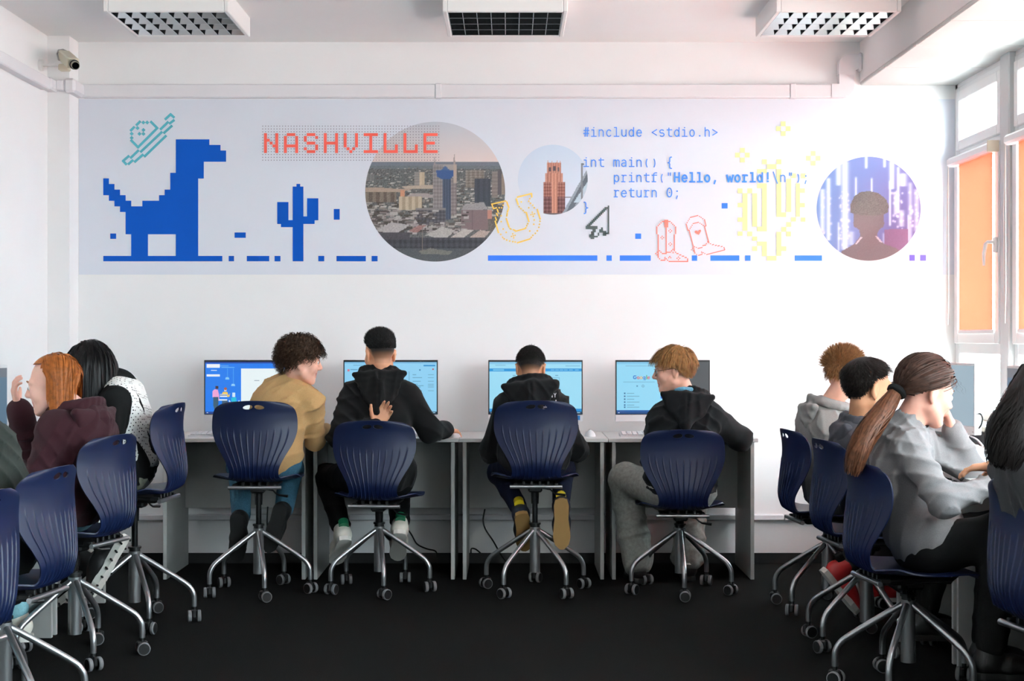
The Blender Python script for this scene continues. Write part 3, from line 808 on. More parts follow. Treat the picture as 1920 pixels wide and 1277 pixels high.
# ------------------------------------------------------------------ security camera
CREAM = mat('cream_plastic', (214, 208, 186), 0.45); BLK = mat('black_plastic', (16, 16, 17), 0.4); GREYP = mat('grey_cable', (168, 166, 164), 0.5)
base = Vector((XL, 7.80, P(75, 122, 7.8)[2]))
r = empty('security_camera', base, label='cream security camera on a wall bracket in the left ceiling corner', cat='security camera')
def pb(m, n, mm): o = m.build(n, mm, r); o.data.transform(Matrix.Translation(-base)); return o
pb(MB().cyl(base + Vector((-.001, 0, 0)), base + Vector((.02, 0, 0)), .03, 18), 'wall_plate', HOUS)
a0 = base + Vector((.02, 0, 0)); a1 = Vector(P(121, 122, 7.78))
pb(MB().tube([a0, a1], .010, 10), 'bracket_arm', HOUS)
bmat = Vector(P(121, 127, 7.77))
pb(MB().bbox(bmat - Vector((.028, .025, .018)), bmat + Vector((.028, .025, .018)), .006), 'swivel_joint', CREAM)
q0, q1 = Vector(P(120, 104, 7.88)), Vector(P(137, 119, 7.66))
ax = (q1 - q0); ln = ax.length
m = MB().bbox((-.031, -ln / 2, -.028), (.031, ln / 2, .028), .006)
o = m.build('camera_body', CREAM, r)
fy = ax.normalized(); fx = fy.cross(Vector((0, 0, 1))).normalized(); fz = fx.cross(fy)
M = Matrix((fx, fy, fz)).transposed().to_4x4(); M.translation = (q0 + q1) / 2 - base
o.data.transform(M)
e = q1
pb(MB().cyl(e, e + fy * .035, .024, 20), 'lens_barrel', mat('olive_grey_plastic', (150, 148, 128), .45))
pb(MB().cyl(e + fy * .035, e + fy * .042, .026, 20), 'focus_ring', BLK)
pb(MB().cyl(e + fy * .042, e + fy * .07, .020, 20, r2=.022), 'lens_hood', mat('olive_grey_plastic', (150, 148, 128), .45))
pb(MB().cyl(e + fy * .066, e + fy * .0715, .0185, 20), 'lens', mat('lens_black', (6, 6, 8), .08))
pts = [P(120, 116, 7.8), P(110, 112, 7.83), P(107, 101, 7.86), P(110, 94, 7.9), P(118, 93, 7.92), P(127, 97, 7.9)]
pb(MB().tube(pts, .0045, 8), 'cable', GREYP)

# ------------------------------------------------------------------ desks
DESK = mat('light_grey_laminate', (186, 187, 184), 0.42, vary=0.02, scale=30)
DTOP = mat('white_laminate_top', (226, 226, 224), 0.30, vary=0.01, scale=20)
EDGE = mat('pale_edge_band', (212, 212, 210), 0.4)
def desk(loc, rz, w, label, group, depth=.56):
    r = empty('computer_desk', loc, rz, label, 'desk', group)
    h = w / 2
    MB().bbox((-h + .001, -.014, .72), (h - .001, depth, .74), .002).build('desktop', DTOP, r)
    for s in (-1, 1):
        x = s * (h - .031)
        MB().bbox((x - .010, .0, 0), (x + .010, depth - .03, .7195), .0015).build('side_panel', DESK, r)
    MB().bbox((-h + .043, depth - .12, .326), (h - .043, depth - .102, .7195), .0015).build('modesty_panel', DESK, r)
    return r
bnd = [-1.835, -1.047, -.265, .517, 1.304]
for i, nm in enumerate(('white computer desk in front of the boy in the tan sweater', 'white computer desk in front of the boy holding a hand behind his back',
                        'white computer desk in front of the boy with lettering on his black hoodie', 'white computer desk at the right end of the back row')):
    a, b = bnd[i], bnd[i + 1]
    desk(((a + b) / 2, 7.542, 0), 0, b - a, nm, 'desks along the back wall', depth=.54)
for i, (a, b, nm) in enumerate(((6.11, 6.91, 'desk by the left wall in front of the girl in the dotted vest'), (5.31, 6.11, 'desk by the left wall in front of the red-haired girl'), (4.51, 5.31, 'desk by the left wall nearest the viewer, cut by the photo edge'))):
    desk((-1.93, (a + b) / 2, 0), math.pi / 2, b - a, nm, 'desks along the left wall')
for i, (a, b, nm) in enumerate(((6.36, 7.16, 'desk under the windows in front of the boy in the grey hoodie'), (5.56, 6.36, 'desk under the windows in front of the dark-haired boy in grey'), (4.76, 5.56, 'desk under the windows in front of the girl with the ponytail'), (3.96, 4.76, 'desk under the windows nearest the viewer'))):
    desk((1.72, (a + b) / 2, 0), -math.pi / 2, b - a, nm, 'desks along the window wall', depth=.58)

# ------------------------------------------------------------------ monitors
SCR = attr_mat('lit_screen', 0.76)
BEZ = mat('black_bezel', (20, 21, 24), 0.3); MWH = mat('white_monitor_plastic', (228, 228, 230), 0.35)
def screen_mesh(name, cvs, w, h):
    ny, nx = cvs.a.shape[:2]
    # one quad per picture cell, colour per face corner
    gx, gz = np.meshgrid(np.linspace(-w / 2, w / 2, nx + 1), np.linspace(h, 0, ny + 1))
    V = np.stack([gx, np.zeros_like(gx), gz], -1).reshape(-1, 3)
    I = np.arange((nx + 1) * (ny + 1)).reshape(ny + 1, nx + 1)
    qd = np.stack([I[1:, :-1], I[1:, 1:], I[:-1, 1:], I[:-1, :-1]], -1).reshape(-1, 4)
    me = fast_mesh(name, V, [qd], smooth=False)
    c = np.clip(cvs.a.reshape(-1, 3) / 255., 0, 1); c = np.where(c <= 0.04045, c / 12.92, ((c + .055) / 1.055) ** 2.4)
    c = np.repeat(np.concatenate([c, np.ones((len(c), 1))], 1), 4, 0).astype(np.float32)
    a = me.color_attributes.new('print', 'FLOAT_COLOR', 'CORNER'); a.data.foreach_set('color', c.ravel())
    return me
SW, SH = .503, .283
def monitor(loc, rz, cvs, label, group, lit=True, sticker=False):
    r = empty('monitor', loc, rz, label, 'monitor', group)
    z0 = .07           # bottom of the chin over the desk
    ch = .042
    MB().bbox((-SW/2 - .006, .0, z0), (SW/2 + .006, .036, z0 + ch + SH + .012), .004).build('housing', MWH, r)
    m = MB().bbox((-SW/2 - .006, -.004, z0 + ch - .004), (SW/2 + .006, .001, z0 + ch + SH + .010), .001)
    bz = m.build('bezel', BEZ if lit else MWH, r)
    sc = link('screen', screen_mesh('screen', cvs, SW, SH), SCR if lit else attr_mat('dim_screen', 0.72, .3), r, (0, -.0045, z0 + ch))
    MB().bbox((-SW/2 - .006, -.003, z0), (SW/2 + .006, .002, z0 + ch - .005), .001).build('chin', MWH, r)
    MB().bbox((-.045, .036, .012), (.045, .056, z0 + .20), .004).build('stand_neck', MWH, r)
    MB().bbox((-.11, -.05, .0), (.11, .13, .012), .004).build('stand_base', MWH, r)
    if sticker:
        MB().box((SW/2 - .035, -.0042, z0 + .008), (SW/2 - .008, -.0028, z0 + .032)).build('badge', mat('blue_sticker', (30, 120, 190), .4), r)
    return r
SKYB = (150, 218, 252)
class Canvas2(Canvas):
    K = 2
    def rect(s, x0, y0, x1, y1, c, *a): return Canvas.rect(s, x0 * 2, y0 * 2, x1 * 2, y1 * 2, c, *a)
    def poly(s, pts, c, noise=0): return Canvas.poly(s, [(x * 2, y * 2) for x, y in pts], c, noise)
def base_cv(c=SKYB, nx=126, ny=71):
    cv = Canvas2(nx * 2, ny * 2); cv.a[:] = np.array(c); return cv
# 1: blue page with illustrated people
cv = base_cv((20, 128, 246)); 
cv.rect(0, 0, 126, 2, (16, 70, 170)); cv.rect(2, 3, 20, 8, (246, 250, 255)); cv.rect(8, 11, 16, 12, (225, 240, 255)); cv.rect(2, 17, 20, 20, (240, 248, 255))
cv.rect(20, 5, 32, 6, (110, 180, 250)); cv.rect(22, 7, 40, 8, (120, 190, 250))
cv.rect(49, 9, 126, 68, (240, 252, 255)); cv.rect(67, 25, 74, 26, (150, 165, 180))
for x, y in ((30, 24), (38, 33)): cv.poly([(x - 3, y), (x - 2, y - 3), (x + 2, y - 3), (x + 3, y)], (150, 210, 250)); cv.rect(x, 9, x + .9, y - 3, (80, 165, 250))
cv.poly([(10, 40), (13, 37), (17, 38), (19, 46), (19, 53), (17, 53), (16, 49), (10, 48)], (246, 170, 220)); cv.rect(14, 33, 18, 37, (70, 40, 46)); cv.poly([(11, 48), (18, 48), (17, 68), (13, 68), (11, 60)], (60, 96, 120))
cv.rect(26, 36, 29, 40, (250, 232, 214)); cv.poly([(25, 36), (28, 34), (30, 37), (27, 39)], (170, 90, 60)); cv.poly([(22, 45), (24, 41), (30, 41), (32, 46), (34, 42), (33, 47), (31, 48), (22, 48)], (250, 206, 80))
cv.rect(20, 44, 30, 48, (236, 246, 255)); cv.rect(20, 45, 30, 46, (16, 60, 110)); cv.rect(19, 51, 30, 53, (220, 240, 255)); cv.rect(23, 53, 31, 60, (60, 90, 116))
cv.rect(37, 42, 41, 48, (214, 238, 255)); cv.poly([(35, 49), (42, 48), (43, 57), (36, 57)], (30, 196, 226)); cv.poly([(33, 52), (36, 57), (35, 58), (32, 53)], (240, 248, 255)); cv.poly([(46, 52), (42, 58), (44, 58), (47, 53)], (240, 248, 255))
cv.rect(0, 68, 126, 71, (10, 60, 150)); cv.rect(2, 69, 4, 70, (240, 250, 255)); s_1 = cv
# 2: list page
cv = base_cv((146, 214, 250)); cv.rect(0, 0, 126, 2, (120, 186, 226)); cv.rect(12, 4, 40, 5, (110, 176, 214)); cv.rect(108, 4, 124, 6, (46, 150, 214)); cv.rect(4, 10, 7, 13, (216, 120, 140)); cv.rect(8, 10, 18, 11, (90, 150, 190)); cv.rect(102, 10, 104, 12, (60, 130, 180)); cv.rect(120, 9, 122, 11, (200, 80, 90))
cv.rect(88, 13, 88.6, 66, (70, 120, 150))
for y, x1 in ((17, 98), (21, 106), (26, 104), (30, 100), (32, 108), (34, 104), (39, 106)): cv.rect(93, y, x1, y + 1, (104, 164, 200)); cv.rect(114, y, 122, y + 1, (116, 178, 212))
cv.rect(0, 68, 126, 71, (18, 52, 76)); cv.rect(108, 69, 112, 70, (180, 220, 240)); cv.rect(116, 69, 124, 70, (170, 214, 236)); s_2 = cv
# 3: page with a dark blue bar
cv = base_cv((160, 226, 252)); cv.rect(0, 0, 126, 3, (134, 204, 240)); cv.rect(8, 4, 22, 5, (130, 190, 224)); cv.rect(104, 5, 124, 6, (120, 184, 220)); cv.rect(0, 9, 126, 13, (20, 152, 226)); cv.rect(5, 10, 20, 12, (120, 204, 246))
for x in (84, 90, 96, 102, 109, 117): cv.rect(x, 10.6, x + 5, 11.6, (130, 206, 246))
cv.rect(32, 18, 36, 19, (90, 150, 190)); cv.rect(90, 18, 94, 19, (90, 150, 190))
for r_ in ((78, 21, 96, 21.8), (78, 36, 96, 36.8), (95, 21, 96, 37)): cv.rect(*r_, (124, 190, 224))
cv.rect(0, 64, 126, 68, (24, 146, 222)); cv.rect(0, 68, 126, 71, (14, 56, 92)); cv.rect(2, 69, 4, 70, (230, 246, 255)); cv.rect(116, 69, 124, 70, (170, 214, 236)); s_3 = cv
# 4: search page beside a dark picture
cv = base_cv((150, 222, 252)); cv.rect(0, 0, 62, 3, (132, 204, 240)); cv.rect(12, 5, 50, 6, (130, 190, 224))
def ring_(x, y, r0, r1, c, a0=-1, a1=400):
    yy, xx = np.mgrid[0:cv.h, 0:cv.w]; xx = (xx + .5) / 2 - .5; yy = (yy + .5) / 2 - .5; d = np.hypot(xx + .5 - x, yy + .5 - y); an = np.degrees(np.arctan2(-(yy + .5 - y), xx + .5 - x)) % 360
    cv.a[(d >= r0) & (d <= r1) & (an >= a0) & (an <= a1)] = c
ring_(25, 21, 1.4, 2.7, (44, 124, 214), 40, 330); cv.rect(25.4, 21, 28, 22, (44, 124, 214)); ring_(29.6, 21.8, .9, 1.9, (222, 96, 86)); ring_(33.6, 21.8, .9, 1.9, (238, 190, 70)); ring_(37.4, 21.8, .9, 1.9, (44, 124, 214)); cv.rect(38.6, 20, 39.4, 25, (44, 124, 214)); cv.rect(36.6, 24.4, 39, 25.2, (44, 124, 214)); cv.rect(40.6, 18.2, 41.4, 24, (70, 170, 100)); ring_(43.8, 21.8, .9, 1.9, (222, 96, 86), 30, 330); cv.rect(42.4, 21.4, 45.4, 22, (222, 96, 86))
cv.rect(9, 27, 52, 28, (126, 190, 222)); ring_(28, 33, 0, 1.2, (90, 150, 190)); ring_(36, 33, .8, 1.8, (110, 170, 206))
for k_, y in enumerate((42, 46, 50, 54, 58, 61)): cv.rect(10, y, 12, y + 2, (50, 110, 160)); cv.rect(14, y + .6, 24 + (k_ * 7) % 14, y + 1.4, (116, 176, 206))
cv.rect(63, 0, 126, 71, (72, 77, 82)); cv.poly([(60, 37), (70, 37), (76, 50), (60, 50)], (12, 110, 236)); cv.rect(0, 66, 62, 71, (10, 92, 170)); cv.rect(0, 68, 126, 71, (10, 74, 140)); cv.rect(2, 69, 4, 70, (230, 246, 255)); s_4 = cv
cv = base_cv((168, 190, 204), 12, 7); s_g = cv
cv = base_cv((92, 122, 146), 12, 7); cv.rect(0, 0, 12, 1, (112, 120, 130)); s_h = cv
YM = 7.86
def mx(p0, p1): return ((p0 + p1) / 2 - CX) * YM / F
for p0, p1, s_, nm, st in ((383, 560, s_1, 'monitor showing a blue web page with drawn people', False), (644, 821, s_2, 'monitor with a pale blue list page before the boy holding a hand behind his back', True),
                       (915, 1093, s_3, 'monitor showing a pale blue page with a bright blue top bar', True), (1153, 1332, s_4, 'monitor showing a search page beside a dark grey picture', False)):
    monitor((mx(p0, p1), YM, .74), 0, s_, nm, 'monitors on the back desks', sticker=st)
monitor((2.10, 6.98, .74), math.radians(-72), s_g, 'grey-looking monitor under the first window, seen edge-on behind the ponytail girl', 'monitors under the windows', lit=False)
monitor((2.19, 5.97, .74), math.radians(-82), s_h, 'grey-blue monitor at the right photo edge', 'monitors under the windows', lit=False)
monitor((-2.245, 6.05, .74), math.radians(80), s_h, 'dark monitor at the left photo edge', 'monitors by the left wall', lit=False)

# keyboards, mice
KEYM = mat('white_keys', (232, 232, 234), .4)
def keyboard(x, y, label, rz=0.0, z=.74):
    r = empty('keyboard', (x, y, z), rz, label, 'keyboard', 'white keyboards on the desks')
    MB().prism([(-.06, 0), (.06, 0), (.06, .018), (-.06, .008)], -.21, .21, 0).build('base', MWH, r)
    m = MB()
    for j in range(5):
        for i in range(14):
            zz = .010 + .002 * j
            m.bbox((-.20 + i * .0285, -.05 + j * .0205, zz), (-.20 + i * .0285 + .024, -.05 + j * .0205 + .0165, zz + .006), .002)
    k_ = m.build('keys', KEYM, r); k_['kind'] = 'stuff'
def mouse(x, y, label, rz=0.0, z=.74):
    r = empty('computer_mouse', (x, y, z), rz, label, 'mouse', 'white mice on the desks')
    m = MB(); n = 14; vs = []; fs = []
    for j in range(6):
        a = j / 5 * math.pi / 2
        for i in range(n):
            t_ = 2 * math.pi * i / n
            vs.append((.030 * math.cos(t_) * math.cos(a), .052 * math.sin(t_) * math.cos(a), .032 * math.sin(a) * (1 - .15 * math.sin(t_))))
    for j in range(5):
        for i in range(n): fs.append((j*n+i, j*n+(i+1) % n, (j+1)*n+(i+1) % n, (j+1)*n+i))
    m.add(vs, fs, 0, True); m.build('shell', MWH, r)
    MB().cyl((-.004, .022, .029), (.004, .022, .029), .007, 12).build('wheel', BLK, r)
keyboard(-1.50, 7.72, 'white keyboard under the blue web page monitor'); keyboard(-.66, 7.74, 'white keyboard in front of the boy with his hand behind his back')
keyboard(.16, 7.74, 'white keyboard in front of the boy in the lettered hoodie'); keyboard(.80, 7.70, 'white keyboard under the search page monitor')
mouse(-.287, 7.62, 'white mouse under the hand of the boy in the plain black hoodie', -.5); mouse(.432, 7.70, 'white mouse on the third back desk'); mouse(-1.02, 7.70, 'white mouse near the hand of the boy in tan')
keyboard(1.93, 6.75, 'white keyboard under the first window', -math.pi / 2); keyboard(1.93, 5.2, 'white keyboard in front of the ponytail girl', -math.pi / 2)

# ------------------------------------------------------------------ loose cables
def cable(name, pts, r, label, m=BLK):
    # smooth the path
    pts = [np.array(p, float) for p in pts]; out = []
    for i in range(len(pts) - 1):
        p0, p1, p2, p3 = pts[max(i-1, 0)], pts[i], pts[i+1], pts[min(i+2, len(pts)-1)]
        for t_ in np.linspace(0, 1, 6, endpoint=False):
            out.append(.5 * ((2*p1) + (-p0+p2)*t_ + (2*p0-5*p1+4*p2-p3)*t_**2 + (-p0+3*p1-3*p2+p3)*t_**3))
    out.append(pts[-1])
    o = MB().tube(out, r, 8).build(name, m); tag(o, label, 'cable', 'cables under the desks'); return o
cable('power_cable', [P(909, 955, 7.93), P(906, 975, 7.9), P(910, 992, 7.9), P(925, 1015, 7.9), P(938, 1038, 7.95), P(948, 1052, 8.0)], .0045, 'black cable hanging under the third back desk')
cable('power_cable', [P(752, 975, 7.95), P(770, 1000, 7.92), P(782, 1020, 7.9), P(800, 1029, 7.92), P(817, 1034, 7.95), P(819, 1048, 8.0)], .004, 'black cable looping from behind the white trainer')
cable('power_cable', [P(502, 950, 7.95), P(501, 985, 7.95), P(507, 1005, 7.94), P(505, 1022, 7.95), P(498, 1035, 7.97)], .004, 'black cable under the first back desk, beside the chair column')
cable('power_cable', [P(883, 1038, 8.0), P(884, 1029, 7.95), P(892, 1030, 7.9), P(902, 1038, 7.88)], .004, 'short black cable end on the floor by the third desk panel')
cable('power_cable', [P(1824, 811, 6.75), P(1838, 800, 6.74), P(1842, 785, 6.72), P(1838, 776, 6.72), P(1832, 778, 6.8)], .004, 'black cable arching beside the monitor under the window')
for i_, (a_, b_) in enumerate((((1820, 818), (1843, 836)), ((1818, 815), (1804, 838)))):
    cable('power_cable', [P(*a_, 6.78), P((a_[0] + b_[0]) / 2, (a_[1] + b_[1]) / 2 - 3, 6.7), P(*b_, 6.6)], .004, ['white cable running right from the window monitor', 'white cable running left from the window monitor'][i_], MWH)

# ------------------------------------------------------------------ chairs
SHELL = mat('navy_plastic_shell', (8, 21, 54), 0.42, vary=0.03, scale=40, bump=0.03, bscale=500, spec=.35)
ALU = mat('silver_tube', (176, 178, 180), 0.30, metal=0.9)
GASB = mat('black_gas_spring', (12, 12, 13), 0.25)
TYRE = mat('grey_tyre', (112, 112, 114), 0.55)
CASB = mat('black_caster', (15, 15, 16), 0.4)
def cr_spline(pts, n):
    pts = np.array(pts, float); out = []
    seg = len(pts) - 1
    for t_ in np.linspace(0, seg, n):
        i = min(int(t_), seg - 1); f = t_ - i
        p0, p1, p2, p3 = pts[max(i-1, 0)], pts[i], pts[i+1], pts[min(i+2, seg)]
        out.append(.5 * ((2*p1) + (-p0+p2)*f + (2*p0-5*p1+4*p2-p3)*f*f + (-p0+3*p1-3*p2+p3)*f**3))
    return np.array(out)
def chair_shell():
    # y, z, half width, edge lift, edge forward
    prof = cr_spline([(.215, .000, .165, 0, 0), (.195, .024, .195, .0, 0), (.12, .028, .215, .004, 0), (.03, .020, .220, .010, 0), (-.06, .016, .215, .020, 0), (-.120, .017, .196, .034, .0),
                      (-.158, .024, .150, .020, .0), (-.188, .042, .124, .0, .008), (-.206, .070, .118, 0, .014), (-.215, .105, .128, 0, .02), (-.213, .150, .152, 0, .03), (-.205, .205, .184, 0, .042),
                      (-.198, .260, .203, 0, .05), (-.196, .310, .205, 0, .052), (-.199, .355, .200, -.004, .05), (-.205, .385, .188, -.008, .046), (-.210, .404, .166, -.012, .042), (-.213, .414, .140, -.013, .04)], 84)
    nu = 227
    u = np.linspace(-1, 1, nu)
    mid = np.zeros((len(prof), nu, 3))
    arc_n = np.arange(len(prof)) / (len(prof) - 1)
    gk = np.linspace(-.80, .80, 11)
    g = np.zeros(nu)
    for c in gk: g = np.maximum(g, np.exp(-((u - c) / .0125) ** 2))
    for i, (y, z, hw, lift, fwd) in enumerate(prof):
        mid[i, :, 0] = u * hw
        mid[i, :, 1] = y + fwd * np.abs(u) ** 2.0
        mid[i, :, 2] = z + lift * np.abs(u) ** 2.5
    # normals
    du = np.gradient(mid, axis=1); dv = np.gradient(mid, axis=0)
    n = np.cross(du, dv); n /= np.linalg.norm(n, axis=2, keepdims=True) + 1e-9     # points to the sitter's side
    zz = prof[:, 1]; yy = prof[:, 0]
    back = np.clip((-.10 - yy) / .05, 0, 1)[:, None]
    topend = (.262 + .035 * np.abs(u) ** 2)[None, :]
    fade = np.clip((topend - zz[:, None]) / .012, 0, 1) * back
    disp = fade * g[None, :] * .0048
    th = .0055
    outer = mid - n * th / 2 + n * disp[..., None]
    inner = mid + n * th / 2 + n * disp[..., None] * .6
    nv = len(prof)
    V = np.concatenate([outer.reshape(-1, 3), inner.reshape(-1, 3)])
    I = np.arange(nv * nu).reshape(nv, nu); J = I + nv * nu
    q1 = np.stack([I[:-1, :-1], I[1:, :-1], I[1:, 1:], I[:-1, 1:]], -1).reshape(-1, 4)
    q2 = np.stack([J[:-1, :-1], J[:-1, 1:], J[1:, 1:], J[1:, :-1]], -1).reshape(-1, 4)
    ed = []
    for a in ((I[0], J[0], 0), (I[-1], J[-1], 1)):
        s = a[0]; e = a[1]
        qq = np.stack([s[:-1], s[1:], e[1:], e[:-1]], -1); ed.append(qq if a[2] == 0 else qq[:, ::-1])
    for a in ((I[:, 0], J[:, 0], 1), (I[:, -1], J[:, -1], 0)):
        s = a[0]; e = a[1]
        qq = np.stack([s[:-1], s[1:], e[1:], e[:-1]], -1); ed.append(qq if a[2] == 0 else qq[:, ::-1])
    me = fast_mesh('chair_shell', V, [np.concatenate([q1, q2] + ed)])
    bm = bmesh.new(); bm.from_mesh(me); bmesh.ops.recalc_face_normals(bm, faces=bm.faces[:]); bm.to_mesh(me); bm.free()
    # two grip holes cut through the top of the back
    ob = bpy.data.objects.new('tmp', me); scene.collection.objects.link(ob)
    cut = MB()
    for s in (-1, 1):
        pts = []
        for k_ in range(20):
            t_ = 2 * math.pi * k_ / 20
            a = .0235 * math.cos(t_); b = .0105 * math.sin(t_) * (1 + .12 * s * math.cos(t_) * -1)
            pts.append((s * .028 + a, .383 + b - abs(a) * 0 - s * a * .10))
        cut.prism(pts, -.30, -.10, 1)
    co = bpy.data.objects.new('tmpc', cut.mesh('cut')); scene.collection.objects.link(co)
    md = ob.modifiers.new('b', 'BOOLEAN'); md.operation = 'DIFFERENCE'; md.object = co; md.solver = 'EXACT'
    dg = bpy.context.evaluated_depsgraph_get()
    res = bpy.data.meshes.new_from_object(ob.evaluated_get(dg))
    bpy.data.objects.remove(ob); bpy.data.objects.remove(co)
    res.name = 'chair_shell'
    bm = bmesh.new(); bm.from_mesh(res)
    for e in bm.edges:
        e.smooth = not (len(e.link_faces) == 2 and e.calc_face_angle(0) > .75)
    bm.to_mesh(res); bm.free()
    res.materials.clear()
    res.materials.append(SHELL)
    return res
CM = {}
CM['shell'] = chair_shell()
m = MB(); m.tube([(-.128, -.158, -.010), (.128, -.158, -.010)], .0095, 10); CM['bar'] = m.mesh('seat_bar'); CM['bar'].materials.append(ALU)
m = MB(); m.bbox((-.09, -.13, -.022), (.09, .13, .004), .006); m.bbox((-.035, -.05, -.05), (.035, .05, -.02), .008)
for x in (-.10, .10):
    m.tube([(x, -.12, -.004), (x, .12, -.004), (x, .14, .012)], .008, 8)
for x in (-.06, -.02, .02, .06): m.bbox((x - .007, -.146, -.004), (x + .007, -.11, .016), .003)
for x in (-.10, .10): m.bbox((x - .010, -.150, -.012), (x + .010, -.11, .006), .003)
CM['mech'] = m.mesh('tilt_mechanism'); CM['mech'].materials.append(CASB)
m = MB(); m.tube([(.03, -.02, -.03), (.075, -.035, -.036), (.09, -.04, -.05), (.105, -.045, -.058), (.15, -.06, -.062)], [.004, .004, .004, .005, .007], 8); CM['lever'] = m.mesh('height_lever'); CM['lever'].materials.append(CASB)
m = MB(); m.cyl((0, 0, -.30), (0, 0, -.02), .0135, 18); m.cyl((0, 0, -.11), (0, 0, -.02), .0185, 18, r2=.021); CM['gas'] = m.mesh('gas_spring'); CM['gas'].materials.append(GASB)
m = MB(); m.cyl((0, 0, .322), (0, 0, .338), .024, 20); m.cyl((0, 0, .334), (0, 0, .342), .029, 20); CM['collar'] = m.mesh('collar'); CM['collar'].materials.append(CASB)
m = MB(); m.cyl((0, 0, .096), (0, 0, .322), .026, 24); CM['col'] = m.mesh('base_column'); CM['col'].materials.append(ALU)
path = cr_spline([(.016, 0, .306), (.07, 0, .272), (.15, 0, .220), (.205, 0, .183), (.236, 0, .158), (.254, 0, .128), (.258, 0, .10), (.258, 0, .068)], 22)
m = MB(); m.tube(path, .0118, 12); CM['leg'] = m.mesh('base_leg'); CM['leg'].materials.append(ALU)
m = MB(); m.cyl((0, 0, .048), (0, 0, .082), .009, 10); m.bbox((-.011, -.022, .018), (.011, .024, .056), .006); CM['fork'] = m.mesh('caster_fork'); CM['fork'].materials.append(CASB)
m = MB()
def wheel_ring(x0, x1, r, hub):
    n = 22
    prof = [(x0, hub), (x0, r - .003), (x0 + .003, r), (x1 - .003, r), (x1, r - .003), (x1, hub)]
    vs = []
    for px_, rr in prof:
        for k_ in range(n): vs.append((px_, rr * math.cos(2*math.pi*k_/n), rr * math.sin(2*math.pi*k_/n)))
    fs = []
    for j in range(len(prof)-1):
        for k_ in range(n): fs.append((j*n+k_, j*n+(k_+1) % n, (j+1)*n+(k_+1) % n, (j+1)*n+k_))
    m.add(vs, fs, 0, True)
    m.cyl((x0 + .001, 0, 0), (x1 - .001, 0, 0), hub + .001, n, mi=1)
wheel_ring(-.0085, .0085, .0262, .0218); CM['wheel'] = m.mesh('caster_wheel'); CM['wheel'].materials.append(TYRE); CM['wheel'].materials.append(CASB)
rc = random.Random(7)
CHP = []
def PEL(i, f=0.0, side=0.0, up=.118):
    x, y, h, rz = CHP[i]; return np.array([x - math.sin(rz) * f + math.cos(rz) * side, y + math.cos(rz) * f + math.sin(rz) * side, h + up])
def chair(x, y, h, rz, label, group, base_rot=0.0):
    CHP.append((x, y, h, rz))
    r = empty('swivel_chair', (x, y, 0), 0, label, 'chair', group)
    for nm, key in (('shell', 'shell'), ('seat_bar', 'bar'), ('tilt_mechanism', 'mech'), ('height_lever', 'lever'), ('gas_spring', 'gas')):
        o = link(nm, CM[key], None, r, (0, 0, h)); o.rotation_euler = (0, 0, rz)
    link('collar', CM['collar'], None, r); link('base_column', CM['col'], None, r)
    for k_ in range(5):
        a = base_rot + 2 * math.pi * k_ / 5
        lg = link('leg', CM['leg'], None, r); lg.rotation_euler = (0, 0, a)
        c = link('caster', CM['fork'], None, r, (.258 * math.cos(a), .258 * math.sin(a), 0)); ca = rc.uniform(0, 6.28); c.rotation_euler = (0, 0, ca)
        for s in (-1, 1): link('wheel', CM['wheel'], None, c, (s * .0205, -.004, .0265))
    return r
R_ = math.radians
gb, gl_, gr = 'blue swivel chairs in the back row', 'blue swivel chairs along the left wall', 'blue swivel chairs along the window wall'
chair(-1.245, 7.15, .548, R_(3), 'navy swivel chair under the boy in the tan sweater', gb, R_(-74))
chair(-.6525, 7.22, .449, R_(-4), 'navy swivel chair under the boy with his hand behind his back', gb, R_(-80))
chair(.128, 7.20, .548, R_(1), 'navy swivel chair under the boy in the lettered black hoodie', gb, R_(-55))
chair(.85, 7.17, .408, R_(-2), 'navy swivel chair under the boy with glasses and a blue neckerchief', gb, R_(-92))
chair(-1.66, 6.38, .566, R_(84), 'navy swivel chair under the girl in the dotted vest', gl_, R_(-62))
chair(-1.717, 5.69, .475, R_(73), 'navy swivel chair under the red-haired girl in maroon', gl_, R_(-58))
chair(-1.677, 4.78, .43, R_(80), 'navy swivel chair under the person in dark green at the left edge', gl_, R_(-50))
chair(-1.60, 3.95, .44, R_(72), 'navy swivel chair cut by the left photo edge, nearest the viewer', gl_, R_(-40))
chair(1.484, 6.72, .43, R_(-84), 'navy swivel chair under the boy in the light grey hoodie', gr, R_(-140))
chair(1.47, 5.93, .44, R_(-82), 'navy swivel chair under the dark-haired boy in the dark grey top', gr, R_(-145))
chair(1.44, 5.20, .41, R_(-82), 'navy swivel chair under the girl with the long ponytail', gr, R_(-120))
chair(1.61, 4.10, .45, R_(-78), 'navy swivel chair under the long-haired person at the right edge', gr, R_(-130))
